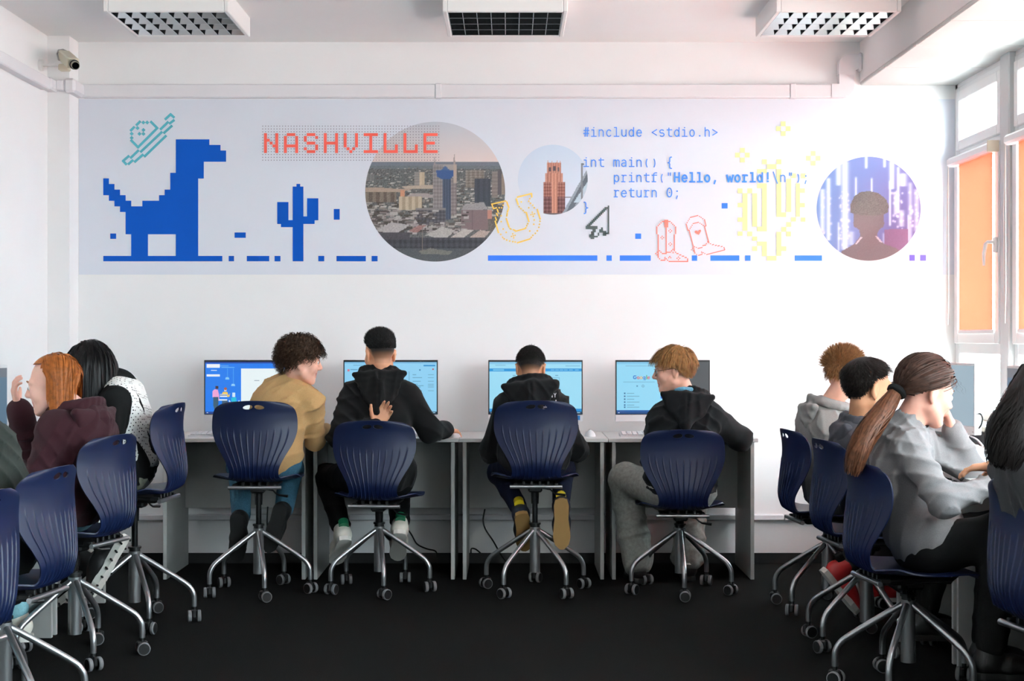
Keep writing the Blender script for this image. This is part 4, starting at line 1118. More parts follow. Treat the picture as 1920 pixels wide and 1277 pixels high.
# ------------------------------------------------------------------ people: signed distance bodies, one skin each
def nrm(v): v = np.asarray(v, float); return v / (np.linalg.norm(v) + 1e-12)
def lerp(a, b, t): return np.asarray(a) * (1 - t) + np.asarray(b) * t
class Sdf:
    def __init__(s, pts, pad, h):
        pts = np.array(pts); s.h = h
        s.lo = pts.min(0) - pad; n = np.ceil((pts.max(0) + pad - s.lo) / h).astype(int) + 1
        s.n = n; s.d = np.full(n, 1.0, np.float32); s.m = np.zeros(n, np.int8)
        s.ax = [(s.lo[i] + h * np.arange(n[i])).astype(np.float32) for i in range(3)]
    def reg(s, lo, hi, mg):
        sl = []
        for i in range(3):
            a = max(0, int((lo[i] - mg - s.lo[i]) / s.h)); b = min(s.n[i], int((hi[i] + mg - s.lo[i]) / s.h) + 2)
            if b <= a: return None, None
            sl.append(slice(a, b))
        sl = tuple(sl)
        return sl, (s.ax[0][sl[0]][:, None, None], s.ax[1][sl[1]][None, :, None], s.ax[2][sl[2]][None, None, :])
    def put(s, sl, dd, k, mi):
        cur = s.d[sl]
        if mi is not None:
            w = dd < cur; s.m[sl][w] = mi
        hh = np.maximum(k - np.abs(cur - dd), 0) / max(k, 1e-6)
        s.d[sl] = np.minimum(cur, dd) - hh * hh * k * .25
    def cut(s, sl, dd, k):
        cur = s.d[sl]; dd = -dd
        hh = np.maximum(k - np.abs(cur - dd), 0) / max(k, 1e-6)
        s.d[sl] = np.maximum(cur, dd) + hh * hh * k * .25
    def cone(s, a, b, ra, rb, k=.02, mi=None, sub=False):
        a = np.asarray(a, float); b = np.asarray(b, float); R = max(ra, rb)
        sl, (x, y, z) = s.reg(np.minimum(a, b) - R, np.maximum(a, b) + R, k + 3 * s.h)
        if sl is None: return s
        ab = b - a; L = max(ab @ ab, 1e-9)
        t = np.clip(((x - a[0]) * ab[0] + (y - a[1]) * ab[1] + (z - a[2]) * ab[2]) / L, 0, 1)
        dd = np.sqrt((x - a[0] - t * ab[0]) ** 2 + (y - a[1] - t * ab[1]) ** 2 + (z - a[2] - t * ab[2]) ** 2) - (ra + (rb - ra) * t)
        (s.cut(sl, dd, k) if sub else s.put(sl, dd, k, mi)); return s
    def ell(s, c, r, R=None, k=.02, mi=None, sub=False):
        c = np.asarray(c, float); r = np.asarray(r, float); m = r.max()
        R = np.eye(3) if R is None else np.asarray(R)
        sl, (x, y, z) = s.reg(c - m, c + m, k + 3 * s.h)
        if sl is None: return s
        X, Y, Z = x - c[0], y - c[1], z - c[2]
        q = [(R[0, i] * X + R[1, i] * Y + R[2, i] * Z) for i in range(3)]
        k0 = np.sqrt(sum((q[i] / r[i]) ** 2 for i in range(3))); k1 = np.sqrt(sum((q[i] / r[i] ** 2) ** 2 for i in range(3))) + 1e-9
        dd = k0 * (k0 - 1) / k1
        (s.cut(sl, dd, k) if sub else s.put(sl, dd, k, mi)); return s
    def plane_cut(s, p, n, k=.006):
        """removes everything on the side n points to"""
        x, y, z = s.ax[0][:, None, None], s.ax[1][None, :, None], s.ax[2][None, None, :]
        s.d = np.maximum(s.d, (x - p[0]) * n[0] + (y - p[1]) * n[1] + (z - p[2]) * n[2]).astype(np.float32); return s
    def folds(s, amp, seed=0, f=1.0, centre=None):
        idx = np.argwhere(np.abs(s.d) < 3 * s.h + amp)
        if len(idx) == 0: return s
        p = s.lo + idx * s.h
        r = np.random.RandomState(seed); acc = np.zeros(len(p))
        for i in range(5):
            a = nrm(r.normal(size=3) * (1, 1, 1.6)); b = nrm(r.normal(size=3)); c = nrm(r.normal(size=3))
            w_ = np.sin(f * r.uniform(14, 30) * (p @ a) + 1.8 * np.sin(f * r.uniform(5, 9) * (p @ b) + r.uniform(0, 6)) + r.uniform(0, 6))
            acc += ((1 - np.abs(w_)) ** 2 * 1.5 - .35) * np.clip(.25 + np.sin(f * 5 * (p @ c) + r.uniform(0, 6)), 0, 1)
        acc = -acc
        s.d[idx[:, 0], idx[:, 1], idx[:, 2]] += (amp * acc).astype(np.float32); return s
    def mesh(s, name, org, smooth=1):
        d = s.d; ins = d < 0
        c = ins[:-1, :-1, :-1].astype(np.int8)
        tot = np.zeros(c.shape, np.int8)
        for i in (0, 1):
            for j in (0, 1):
                for k in (0, 1):
                    tot += ins[i:d.shape[0]-1+i, j:d.shape[1]-1+j, k:d.shape[2]-1+k]
        act = (tot > 0) & (tot < 8)
        cells = np.argwhere(act)
        vid = np.full(act.shape, -1, np.int32); vid[act] = np.arange(len(cells))
        acc = np.zeros((len(cells), 3)); cnt = np.zeros(len(cells))
        for ax in range(3):
            o1, o2 = (ax + 1) % 3, (ax + 2) % 3
            for a in (0, 1):
                for b in (0, 1):
                    p0 = cells.copy(); p0[:, o1] += a; p0[:, o2] += b
                    p1 = p0.copy(); p1[:, ax] += 1
                    v0 = d[tuple(p0.T)]; v1 = d[tuple(p1.T)]
                    w = (v0 < 0) != (v1 < 0)
                    t = np.where(w, v0 / np.where(w, v0 - v1, 1), 0)
                    pt = p0.astype(float); pt[:, ax] += t
                    acc[w] += pt[w]; cnt[w] += 1
        V = acc / cnt[:, None]
        quads = []
        for ax in range(3):
            o1, o2 = (ax + 1) % 3, (ax + 2) % 3
            sa = [slice(None)] * 3; sb = [slice(None)] * 3
            sa[ax] = slice(0, -1); sb[ax] = slice(1, None)
            e = ins[tuple(sa)] != ins[tuple(sb)]
            idx = np.argwhere(e)
            ok = (idx[:, o1] > 0) & (idx[:, o2] > 0) & (idx[:, o1] < vid.shape[o1]) & (idx[:, o2] < vid.shape[o2])
            idx = idx[ok]; fl = ins[tuple(idx.T)]
            def g(a, b):
                q = idx.copy(); q[:, o1] -= a; q[:, o2] -= b; return vid[tuple(q.T)]
            qd = np.stack([g(1, 1), g(0, 1), g(0, 0), g(1, 0)], -1)
            qd[~fl] = qd[~fl][:, ::-1]; quads.append(qd)
        Q = np.concatenate(quads); Q = Q[(Q >= 0).all(1)]
        mi = s.m[tuple(cells[Q[:, 0]].T)]
        for _ in range(smooth):
            S_ = np.zeros_like(V); n_ = np.zeros(len(V))
            for a in range(4):
                b = (a + 1) % 4
                np.add.at(S_, Q[:, a], V[Q[:, b]]); np.add.at(S_, Q[:, b], V[Q[:, a]])
                np.add.at(n_, Q[:, a], 1); np.add.at(n_, Q[:, b], 1)
            V = V * .5 + .5 * S_ / np.maximum(n_, 1)[:, None]
        V = s.lo + V * s.h - np.asarray(org)
        return fast_mesh(name, V, [Q], True, mi)

def rot_to(v, axis, a):
    v = np.asarray(v); axis = nrm(axis)
    return v * math.cos(a) + np.cross(axis, v) * math.sin(a) + axis * (axis @ v) * (1 - math.cos(a))
def hand(S, wr, d, pn, side, curl=(.35, .5, .4), sc=.95, spread=.10):
    d = nrm(d); pn = nrm(pn - d * (np.asarray(pn) @ d)); th = np.cross(pn, d) * (-1 if side == 'R' else 1)
    S.cone(wr - d * .02, wr + d * .012, .026 * sc, .027 * sc, .01, 0)
    off = (.029, .0100, -.0095, -.0275); pl = (.083, .087, .083, .076); fl = (.066, .074, .069, .054)
    hinge = np.cross(d, pn)     # curls d towards pn
    for i in range(4):
        kn = wr + (d * pl[i] + th * off[i]) * sc
        S.cone(wr + th * off[i] * .55 * sc + d * .005, kn, .0140 * sc, .0115 * sc, .014, 0)
        dd = nrm(d + th * spread * (1.5 - i) / 1.5); p = kn
        for j, (f, r0, r1) in enumerate(((.45, .0098, .0088), (.31, .0087, .008), (.24, .0079, .0066))):
            dd = rot_to(dd, hinge, curl[j] * (1 + .10 * i)); q = p + dd * fl[i] * f * sc
            S.cone(p, q, r0 * sc, r1 * sc, .003, 0); p = q
    p = wr + (d * .022 + th * .024 + pn * .004) * sc; dd = nrm(d * .62 + th * .72 + pn * .30)
    S.cone(wr + d * .01 + th * .012, p, .017 * sc, .016 * sc, .016, 0)
    for L, r0, r1 in ((.036, .0145, .0108), (.032, .0105, .0095), (.025, .0094, .0075)):
        q = p + dd * L * sc; S.cone(p, q, r0 * sc, r1 * sc, .005, 0); p = q; dd = nrm(dd + d * .28 + pn * .08)

def head_frame(f, u=(0, 0, 1), roll=0.0):
    f = nrm(f); r = nrm(np.cross(f, u)); u = np.cross(r, f)
    if roll: r, u = rot_to(r, f, roll), rot_to(u, f, roll)
    return np.stack([r, f, u], 1)        # columns: right, forward, up
def head(S, C, R, sc, c7, ears=True, neck=.050):
    L = lambda x, y, z: C + R @ (np.array([x, y, z]) * sc)
    def E(c, r, k=.012, mi=0, sub=False): S.ell(L(*c), np.array(r) * sc, R, k, mi, sub)
    def K(a, b, ra, rb, k=.012, mi=0, sub=False): S.cone(L(*a), L(*b), ra * sc, rb * sc, k, mi, sub)
    S.cone(c7 - (C - c7) * .12, L(0, -.022, -.055), neck * sc * 1.08, neck * sc, .03, 0)
    E((0, -.012, .036), (.074, .094, .084), .02)
    E((0, .030, -.025), (.062, .062, .082), .03)
    for s in (-1, 1):
        K((s * .054, .005, -.058), (s * .018, .066, -.100), .019, .016, .028)
        E((s * .040, .058, -.028), (.024, .026, .026), .02)
        K((s * .014, .087, .022), (s * .046, .072, .022), .011, .010, .012)
        E((s * .032, .098, .000), (.017, .014, .012), .012, sub=True)
        E((s * .032, .080, -.001), (.014, .0135, .0125), .004)
        E((s * .0105, .099, -.034), (.008, .009, .007), .006)
        K((s * .020, .0800, -.066), (0, .0900, -.064), .0035, .0052, .005, 1)
        K((s * .019, .0790, -.070), (0, .0885, -.0755), .0035, .0062, .005, 1)
        if ears:
            E((s * .074, -.014, -.012), (.007, .019, .031), .006)
            K((s * .079, -.022, -.002), (s * .081, -.024, .014), .0065, .006, .006)
            K((s * .081, -.024, .014), (s * .079, -.010, .022), .006, .005, .005)
            K((s * .080, -.026, -.004), (s * .076, -.012, -.038), .006, .0065, .005)
            E((s * .086, -.012, -.006), (.007, .009, .016), .004, sub=True)
    K((0, .090, .012), (0, .113, -.026), .008, .0098, .012)
    E((0, .1095, -.030), (.0105, .0105, .009), .006)
    E((0, .0855, -.051), (.016, .010, .010), .012)
    E((0, .072, -.100), (.020, .017, .016), .018)
    K((-.013, .0935, -.0705), (.013, .0935, -.0705), .0014, .0014, .002, sub=True)
def strands(C, R, org, sc, N, length, dirf, keep, seed=1, steps=6, width=.003, grav=.2, curl=0.0, cfreq=3.0, lift=(.02, .10), coll=(), jitter=.12, taper=.75, rad=(.077, .097, .0875), target=None, comb=0.0):
    r = np.random.RandomState(seed)
    n = r.normal(size=(N * 4, 3)); n /= np.linalg.norm(n, axis=1, keepdims=True)
    n = n[keep(n)][:N]; N = len(n)
    c0 = np.array([0, -.012, .036]); r0 = np.array(rad)
    off = r.uniform(lift[0], lift[1], (N, 1))
    p = c0 + n * r0 * (1.0 + off * .3)
    no = n / r0; no /= np.linalg.norm(no, axis=1, keepdims=True)
    d = dirf(n, no) + r.normal(size=(N, 3)) * jitter; d /= np.linalg.norm(d, axis=1, keepdims=True)
    Ln = (length(n) * r.uniform(.75, 1.08, N))[:, None]
    g = R.T @ np.array([0, 0, -1.0])
    cl = [(R.T @ (np.asarray(c) - C) / sc, rr / sc) for c, rr in coll]
    if callable(target): target = target(n)
    pts = [p]; ph = r.uniform(0, 6.28, (N, 1))
    for i in range(steps):
        cb = 0.0 if target is None else (comb if np.isscalar(comb) else comb[min(i, len(comb) - 1)])
        d = d + g * grav * max(0, 1 - 2 * cb) * (1.0 / steps) * 3; d /= np.linalg.norm(d, axis=1, keepdims=True)
        if target is not None:
            w = target - pts[-1]; w /= np.linalg.norm(w, axis=1, keepdims=True) + 1e-6; d = d * (1 - cb) + w * cb; d /= np.linalg.norm(d, axis=1, keepdims=True)
        q = pts[-1] + d * Ln / steps
        qq = (q - c0) / r0; m = np.linalg.norm(qq, axis=1, keepdims=True); lim = 1.01 + off * min(1.0, (i + 1.5) / 4.0)
        hit = m < lim
        q = np.where(hit, c0 + qq / np.maximum(m, 1e-6) * lim * r0, q)
        on = qq / r0; on /= np.linalg.norm(on, axis=1, keepdims=True) + 1e-9
        dn = (d * on).sum(1, keepdims=True); d = np.where(hit & (dn < 0), d - on * dn, d)
        for c, rr in cl:
            w = q - c; m = np.linalg.norm(w, axis=1, keepdims=True); lr = rr * (1 + off * .25); hit = m < lr
            on = w / np.maximum(m, 1e-6)
            q = np.where(hit, c + on * lr, q); dn = (d * on).sum(1, keepdims=True); d = np.where(hit & (dn < 0), d - on * dn, d)
        d /= np.linalg.norm(d, axis=1, keepdims=True) + 1e-9
        pts.append(q)
    Pn = np.stack(pts, 1)                              # N, steps+1, 3
    T = np.gradient(Pn, axis=1); T /= np.linalg.norm(T, axis=2, keepdims=True) + 1e-9
    O = Pn - c0; O /= np.linalg.norm(O, axis=2, keepdims=True) + 1e-9
    sd = np.cross(T, O); sd /= np.linalg.norm(sd, axis=2, keepdims=True) + 1e-9
    tt = np.linspace(0, 1, steps + 1)[None, :, None]
    if curl:
        Pn = Pn + curl * tt ** .7 * (np.sin(cfreq * 6.28 * tt + ph[:, None]) * sd + np.cos(cfreq * 6.28 * tt + ph[:, None]) * O * .8)
    tilt = r.uniform(-.6, .6, (N, 1, 1)); sd = sd * np.cos(tilt) + O * np.sin(tilt)
    w = width * (1 - taper * tt ** 2.5) * r.uniform(.6, 1.2, (N, 1, 1)) / sc
    A, B = Pn - sd * w / 2, Pn + sd * w / 2
    V = np.stack([A, B], 2).reshape(-1, 3)
    M_ = steps + 1
    b = (np.arange(N)[:, None] * M_ + np.arange(steps)[None, :]).reshape(-1) * 2
    Q = np.stack([b, b + 1, b + 3, b + 2], 1)
    V = C + (V * sc) @ R.T - org
    return V, Q
def scalp_cap(C, R, org, sc, keep, scale=1.02, rad=(.077, .097, .0875)):
    nu, nv = 56, 36
    th = np.linspace(0, 2 * np.pi, nu, endpoint=False); ph = np.linspace(.02, np.pi - .02, nv)
    T, Ph = np.meshgrid(th, ph, indexing='ij')
    n = np.stack([np.sin(Ph) * np.sin(T), np.sin(Ph) * np.cos(T), np.cos(Ph)], -1)
    V = np.array([0, -.012, .036]) + n * np.array(rad) * scale
    I = np.arange(nu * nv).reshape(nu, nv); J = np.roll(I, -1, 0)
    Q = np.stack([I[:, :-1], I[:, 1:], J[:, 1:], J[:, :-1]], -1).reshape(-1, 4)
    kp = keep(n.reshape(-1, 3)); Q = Q[kp[Q].sum(1) >= 3]
    return C + (V.reshape(-1, 3) * sc) @ R.T - org, Q
def join_parts(parts):
    Vs, Qs, o = [], [], 0
    for V, Q in parts: Vs.append(V); Qs.append(Q + o); o += len(V)
    return np.concatenate(Vs), [np.concatenate(Qs)]
def hairline(front=.50, ear=.0, nape=-.62, temple=.22):
    xs = np.array([0, 35, 65, 90, 115, 140, 180.]); ys = np.array([front, front - .03, temple, ear, nape * .72, nape * .95, nape])
    def keep(n):
        az = np.degrees(np.arctan2(np.abs(n[:, 0]), n[:, 1])); return n[:, 2] > np.interp(az, xs, ys)
    return keep
def hair_mat(name, rgb, rough=.45):
    m = mat(name, rgb, rough + .1, vary=.35, scale=70, spec=.18)
    return m
SKIN = {}
def skin(tone, lips):
    k_ = tone + lips
    if k_ not in SKIN:
        i = len(SKIN)
        a = mat('skin_%d' % i, tone, .55, vary=.04, scale=40, sss=.08, spec=.35); b_ = mat('lips_%d' % i, lips, .45)
        SKIN[k_] = [a, b_]
    return SKIN[k_]
EYEW = mat('eye_white', (232, 230, 226), .15); IRIS = mat('eye_dark', (46, 32, 24), .12)

def torso(S, J, grow, k=.07, mi=0, low=0.0):
    pel, c7 = J['pel'], J['c7']; rv = nrm(J['shR'] - J['shL']); sp = nrm(c7 - pel); L = np.linalg.norm(c7 - pel)
    fw = nrm(np.cross(sp, rv)); rv = np.cross(fw, sp)
    rp = nrm(J.get('rp', rv)); fp = nrm(np.cross((0, 0, 1.), rp))
    M1 = np.stack([rv, fw, sp], 1); M0 = np.stack([rp, fp, (0, 0, 1.)], 1)
    bow = J.get('bow', 0.0); w = J.get('w', 1.0)
    S.ell(pel + (0, 0, low), np.array([.150 * w, .110 * w, .105]) + grow, M0, k, mi)
    S.ell(pel + sp * L * .34 - fw * bow * .7, np.array([.122 * w, .088 * w, .15]) + grow, M1, k, mi)
    S.ell(pel + sp * L * .66 - fw * bow, np.array([.138 * w, .095 * w, .16]) + grow, M1, k, mi)
    S.cone(J['shL'] + rv * .02, J['shR'] - rv * .02, .044 * w + grow * .8, .044 * w + grow * .8, k * .7, mi)
    for s in ('shL', 'shR'): S.cone(c7 - sp * .01, lerp(c7, J[s], .8), .040 + grow * .4, .040 + grow * .7, k * .6, mi)
    return rv, fw, sp
def arms(S, J, grow, k=.03, mi=0, stop=1.0, sides='LR'):
    for s in sides:
        sh, el, wr = J['sh' + s], J['el' + s], J['wr' + s]; w2 = lerp(el, wr, stop)
        S.cone(sh, el, .047 + grow, .039 + grow, k, mi); S.cone(el, w2, .039 + grow * .9, (.029 if stop > .9 else .033) + grow * .75, k, mi)
def legs(S, J, grow, k=.04, mi=0, stop=1.0, flare=0.0):
    rp = nrm(J.get('rp', J['shR'] - J['shL']))
    for s, q in (('L', -1), ('R', 1)):
        hp = J['pel'] + rp * q * .082 + np.array([0, 0, -.015]); kn, an = J['kn' + s], J['an' + s]
        S.cone(hp, kn, .076 + grow, .056 + grow, k, mi); S.cone(kn, lerp(kn, an, stop), .055 + grow, .040 + grow + flare, k * .8, mi)
def hood(S, J, fr, size=1.0, k=.03, drop=.165, ring=True):
    rv, fw, sp = fr; c = J['c7']
    B = lambda x, y, z: c + (rv * x + fw * y + sp * z) * size
    if ring:
        pts = []
        for a in np.radians(np.linspace(-155, 155, 21)):
            pts.append(B(.096 * math.sin(a), -.074 * math.cos(a) + .012, .010 + .026 * math.cos(a)))
        for a, b in zip(pts[:-1], pts[1:]): S.cone(a, b, .017, .017, .008); S.cone(a + sp * .016, b + sp * .016, .012, .012, .008)
    # the pouch hanging down the back: a flat leaf with a fold line at its rim
    M = np.stack([rv, fw, sp], 1)
    for i in range(7):
        f_ = i / 6; hw = .104 * (1 - f_) ** .75 + .012; z_ = .012 - (drop + .012) * f_; y_ = -.082 - .034 * f_ ** .8
        S.cone(B(-hw, y_ + .022, z_), B(0, y_ - .012, z_ - .006), .017, .022, .022); S.cone(B(hw, y_ + .022, z_), B(0, y_ - .012, z_ - .006), .017, .022, .022)
    for s in (-1, 1): S.cone(B(s * .112, -.052, .008), B(s * .008, -.130, -drop), .015, .013, .008)
    S.cone(B(0, -.112, .026), B(0, -.158, -drop * .9), .004, .003, .012, sub=True)
def shoe(name, an, t, n, rt, mats, label=None, sc=1.0, lugs=False):
    """an ankle, t toe direction, n the way the sole faces"""
    t = nrm(t); n = nrm(np.asarray(n) - t * (np.asarray(n) @ t)); w = np.cross(t, n); an = np.asarray(an)
    org = np.array(rt.location)
    S = Sdf([an - t * .09 * sc, an + t * .24 * sc, an + n * .11 * sc, an - n * .05, an + w * .07, an - w * .07], .03, .006)
    q = lambda a, b, c=0: an + (t * a + n * b + w * c) * sc
    S.cone(q(-.022, .052), q(.10, .068), .040 * sc, .034 * sc, .03); S.cone(q(.08, .066, .008), q(.165, .080, .004), .038 * sc, .026 * sc, .03)
    S.cone(q(.06, .066, -.010), q(.15, .080, -.012), .036 * sc, .024 * sc, .02)
    S.cone(q(0, -.025), q(-.012, .05), .041 * sc, .042 * sc, .025)
    S.plane_cut(q(0, .086), n)
    o = link(name, S.mesh(name, org), mats[0], rt)
    if label: o['label'] = label
    # sole
    m = MB(); prof = []
    for a, h in ((-.066, .012), (-.058, .030), (-.03, .037), (.04, .034), (.09, .040), (.13, .043), (.17, .034), (.192, .014), (.196, 0)): prof.append((a, h))
    loop = prof + [(a, -h) for a, h in reversed(prof[:-1])]
    vs = [q(a, .082, c) - org for a, c in loop] + [q(a * 1.01, .106, c * 1.02) - org for a, c in loop]; nn = len(loop)
    m.add(vs, [tuple(range(nn)), tuple(reversed(range(nn, 2 * nn)))] + [((i + 1) % nn, i, nn + i, nn + (i + 1) % nn) for i in range(nn)])
    so_ = m.build('sole', mats[1], o)
    if lugs:
        for i in range(7):
            for c_ in (-1, 1): MB().cyl(q(-.045 + .036 * i, .098, c_ * .036) - org, q(-.045 + .036 * i, .109, c_ * .0445) - org, .0045, 8).build('tread_lug', RUB, o)
    if len(mats) > 2:
        m = MB().cyl(q(-.050, -.012) - org, q(-.056, .022) - org, .026 * sc, 12); m.build('heel_tab', mats[2], o)
        m = MB()
        for i in range(4): m.cyl(q(.03 + .025 * i, .024 + .010 * i, -.022) - org, q(.03 + .025 * i, .024 + .010 * i, .022) - org, .005, 6)
        lc = m.build('laces', mats[3] if len(mats) > 3 else mats[1], o); lc['kind'] = 'stuff'
    return o

def person(label, J, hd, outfit, group='students at the computers', res=.0055, hands='LR'):
    """J joints in the place; hd head dict; outfit dict"""
    base = np.array([J['pel'][0], J['pel'][1], 0.0])
    rt = empty('person', tuple(base), label=label, cat='person', group=group)
    C, R, sc = hd['c'], hd['R'], hd.get('s', .95)
    allp = [J[k_] for k_ in J if isinstance(J[k_], np.ndarray) and J[k_].shape == (3,) and k_ != 'rp'] + [C]
    S = Sdf(allp, .20, res)
    torso(S, J, -.022); arms(S, J, -.006); legs(S, J, -.014, stop=.97)
    for s in 'LR':
        if s in hands:
            hs = J['h' + s]; hand(S, J['wr' + s], hs[0], np.array(hs[1]), s, *hs[2:])
        else: S.cone(J['wr' + s], J['wr' + s] + nrm(J['wr' + s] - J['el' + s]) * .08, .028, .02, .01, 0)
        S.cone(J['an' + s], J['an' + s] + np.array([0, 0, -.02]), .032, .030, .01, 0)
    head(S, C, R, sc, J['c7'], hd.get('ears', True), hd.get('neck', .050))
    bme = S.mesh('body', base); sk = list(skin(*hd['skin']))
    if hd.get('stub'):
        rgb, lo_, hi_ = hd['stub']
        co = np.empty(len(bme.vertices) * 3, np.float32); bme.vertices.foreach_get('co', co); co = co.reshape(-1, 3) + base
        lq = ((co - C) @ R / sc - np.array([0, -.012, .036])) / np.array([.077, .097, .0875]); ll = np.linalg.norm(lq, axis=1); n_ = lq / ll[:, None]
        az = np.degrees(np.arctan2(np.abs(n_[:, 0]), n_[:, 1]))
        edge = np.interp(az, [0, 60, 90, 120, 180], [1.2, .5, .10, lo_, lo_])
        fac = np.clip((n_[:, 2] - edge) / (hi_ - lo_), 0, 1) ** .7 * (ll < 1.2)
        at = bme.attributes.new('stubble', 'FLOAT', 'POINT'); at.data.foreach_set('value', fac.astype(np.float32))
        sm = sk[0].copy(); sm.name = 'cropped_skin'; t_ = sm.node_tree; bs_ = t_.nodes['Principled BSDF']
        mx_ = t_.nodes.new('ShaderNodeMix'); mx_.data_type = 'RGBA'; an_ = t_.nodes.new('ShaderNodeAttribute'); an_.attribute_name = 'stubble'
        src_ = bs_.inputs['Base Color'].links[0].from_socket
        t_.links.new(an_.outputs['Fac'], mx_.inputs['Factor']); t_.links.new(src_, mx_.inputs[6]); mx_.inputs[7].default_value = lin(rgb); t_.links.new(mx_.outputs[2], bs_.inputs['Base Color'])
        sk[0] = sm
    link('body', bme, sk, rt)
    if hd.get('eyes'):
        for s in (-1, 1):
            e = C + R @ (np.array([s * .032, .0812, -.001]) * sc); me = MB(); rr = .0128 * sc
            bm = bmesh.new(); bmesh.ops.create_uvsphere(bm, u_segments=16, v_segments=10, radius=rr); mm = bpy.data.meshes.new('eye'); bm.to_mesh(mm); bm.free()
            for p_ in mm.polygons: p_.use_smooth = True
            eo = link('eye', mm, EYEW, rt, tuple(e - base))
            g_ = R @ np.array([0, 1., -.05])
            MB().cyl(g_ * rr * .80, g_ * rr * 1.03, rr * .5, 14, r2=rr * .42).build('iris', IRIS, eo)
        for s in (-1, 1):
            pts = [C + R @ (np.array([s * a, b, c_]) * sc) - base for a, b, c_ in ((.014, .096, .024), (.028, .095, .029), (.046, .083, .025))]
            MB().tube(pts, [.003, .0036, .002], 6).build('eyebrow', hd['hairm'], rt)
    # clothes
    of = outfit; g = of.get('grow', .014)
    S = Sdf(allp, .22, of.get('res', .007))
    fr = torso(S, J, g, low=of.get('low', .01)); arms(S, J, g * .95, stop=of.get('sleeve', .97))
    S.ell(J['pel'] + np.array([0, 0, .035]), np.array([.156, .122, .10]) + g, np.stack([nrm(J.get('rp', fr[0])), nrm(np.cross((0, 0, 1.), J.get('rp', fr[0]))), (0, 0, 1.)], 1), .05)
    S.folds(of.get('fold', .004), of.get('seed', 1), of.get('ff', 2.0))
    if of.get('cuff', True):
        for s in 'LR':
            a = lerp(J['el' + s], J['wr' + s], .86); b_ = lerp(J['el' + s], J['wr' + s], .99); S.cone(a, b_, .032 + g * .8, .031 + g * .7, .012)
    if of.get('hood'): pass
    elif of.get('collar', True):
        rv, fw, sp = fr; u = nrm(C - J['c7'])
        S.cone(J['c7'] + fw * .01 - u * .01, J['c7'] + fw * .012 + u * .028, .062, .060, .025)
    S.plane_cut(J['pel'] + np.array([0, 0, of.get('cut', -.078 + of.get('low', .01))]), (0, 0, -1.0))
    # hollow the neck opening so that the neck comes out of the garment
    S.cone(J['c7'] + nrm(C - J['c7']) * .030 + fr[1] * .015, C, .058, .062, .008, sub=True)
    link(of['name'], S.mesh(of['name'], base), of['top'], rt)
    if of.get('hood'):
        H = Sdf([J['c7'] + v for v in np.eye(3) * .1] + [J['c7'] - v for v in np.eye(3) * .1], .16, .006)
        hood(H, J, fr, **of['hood']); H.folds(of.get('fold', .004) * .6, of.get('seed', 1) + 50, 1.5)
        H.cone(J['c7'] + nrm(C - J['c7']) * .0 + fr[1] * .015, C + nrm(C - J['c7']) * .05, .056, .062, .006, sub=True)
        link('hood', H.mesh('hood', base), of['top'], rt)
    S = Sdf([J[k_] for k_ in ('pel', 'knL', 'knR', 'anL', 'anR')], .22, .0075)
    tg = of.get('tgrow', .006)
    rp = nrm(J.get('rp', J['shR'] - J['shL']))
    S.ell(J['pel'] + (0, 0, -.01), np.array([.150, .112, .100]) + tg * .4, np.stack([rp, nrm(np.cross((0, 0, 1.), rp)), (0, 0, 1.)], 1), .06)
    legs(S, J, tg, stop=of.get('tstop', .95), flare=of.get('flare', 0.0)); S.folds(of.get('tfold', .003), 5 + of.get('seed', 1), 1.2)
    link(of.get('tname', 'trousers'), S.mesh('trousers', base), of['bottom'], rt)
    for s in 'LR':
        if 'sh_' + s in of: shoe('shoe', J['an' + s], *of['sh_' + s], rt, of['shoes'], of.get('shoelabel'), of.get('shoesc', 1.0), of.get('lugs', False))
    # hair
    parts = [scalp_cap(C, R, base, sc, kk, cs) for kk, cs in hd.get('caps', [])] + [strands(C, R, base, sc, **st) for st in hd['hair']]
    V, Q = join_parts(parts)
    ho = link('hair', fast_mesh('hair', V, Q, True), hd['hairm'], rt); ho['kind'] = 'stuff'
    rt['_fr'] = 0; del rt['_fr']
    return rt, base, fr
# ------------------------------------------------------------------ the people in the room
DOWN = np.array([0, 0, -1.0])
def away_from(crown, up=.25, tang=.9, extra=(0, 0, 0)):
    c = nrm(crown)
    def f(n, no):
        t_ = n - c * (n @ c)[:, None]; t_ /= np.linalg.norm(t_, axis=1, keepdims=True) + .05
        return t_ * tang + no * up + np.array(extra)
    return f
def const(L): return lambda n: np.full(len(n), L)
def knit(name, rgb, **k): return mat(name, rgb, .9, vary=.10, scale=300, bump=.35, bscale=700, spec=.15, sheen=.05, **k)
FAIR = ((226, 172, 150), (196, 116, 108)); TAN = ((206, 150, 118), (176, 104, 92)); OLIVE = ((196, 142, 108), (160, 96, 84)); PALE = ((232, 184, 166), (204, 124, 116))
DENIM = mat('blue_denim', (54, 92, 112), .85, vary=.25, scale=120, bump=.3, bscale=900, spec=.2)
TEAL_DENIM = mat('pale_denim', (120, 166, 176), .85, vary=.15, scale=120, bump=.3, bscale=900, spec=.2)
GREY_DENIM = mat('grey_denim', (150, 150, 144), .88, vary=.18, scale=60, bump=.3, bscale=900, spec=.2)
OLIVE_DENIM = mat('washed_grey_denim', (112, 112, 98), .88, vary=.2, scale=60, bump=.3, bscale=900, spec=.2)
BLACK_C = mat('black_cotton', (10, 10, 11), .85, vary=.15, scale=200, bump=.25, bscale=500, spec=.2)
NAVY_C = mat('navy_cotton', (20, 26, 48), .85, vary=.15, scale=200, bump=.25, bscale=500, spec=.2)
HOOD_BLACK = knit('black_fleece', (14, 13, 14)); HOOD_BLACK2 = knit('soft_black_fleece', (11, 11, 13)); HOOD_BLACK3 = knit('faded_black_fleece', (13, 14, 17))
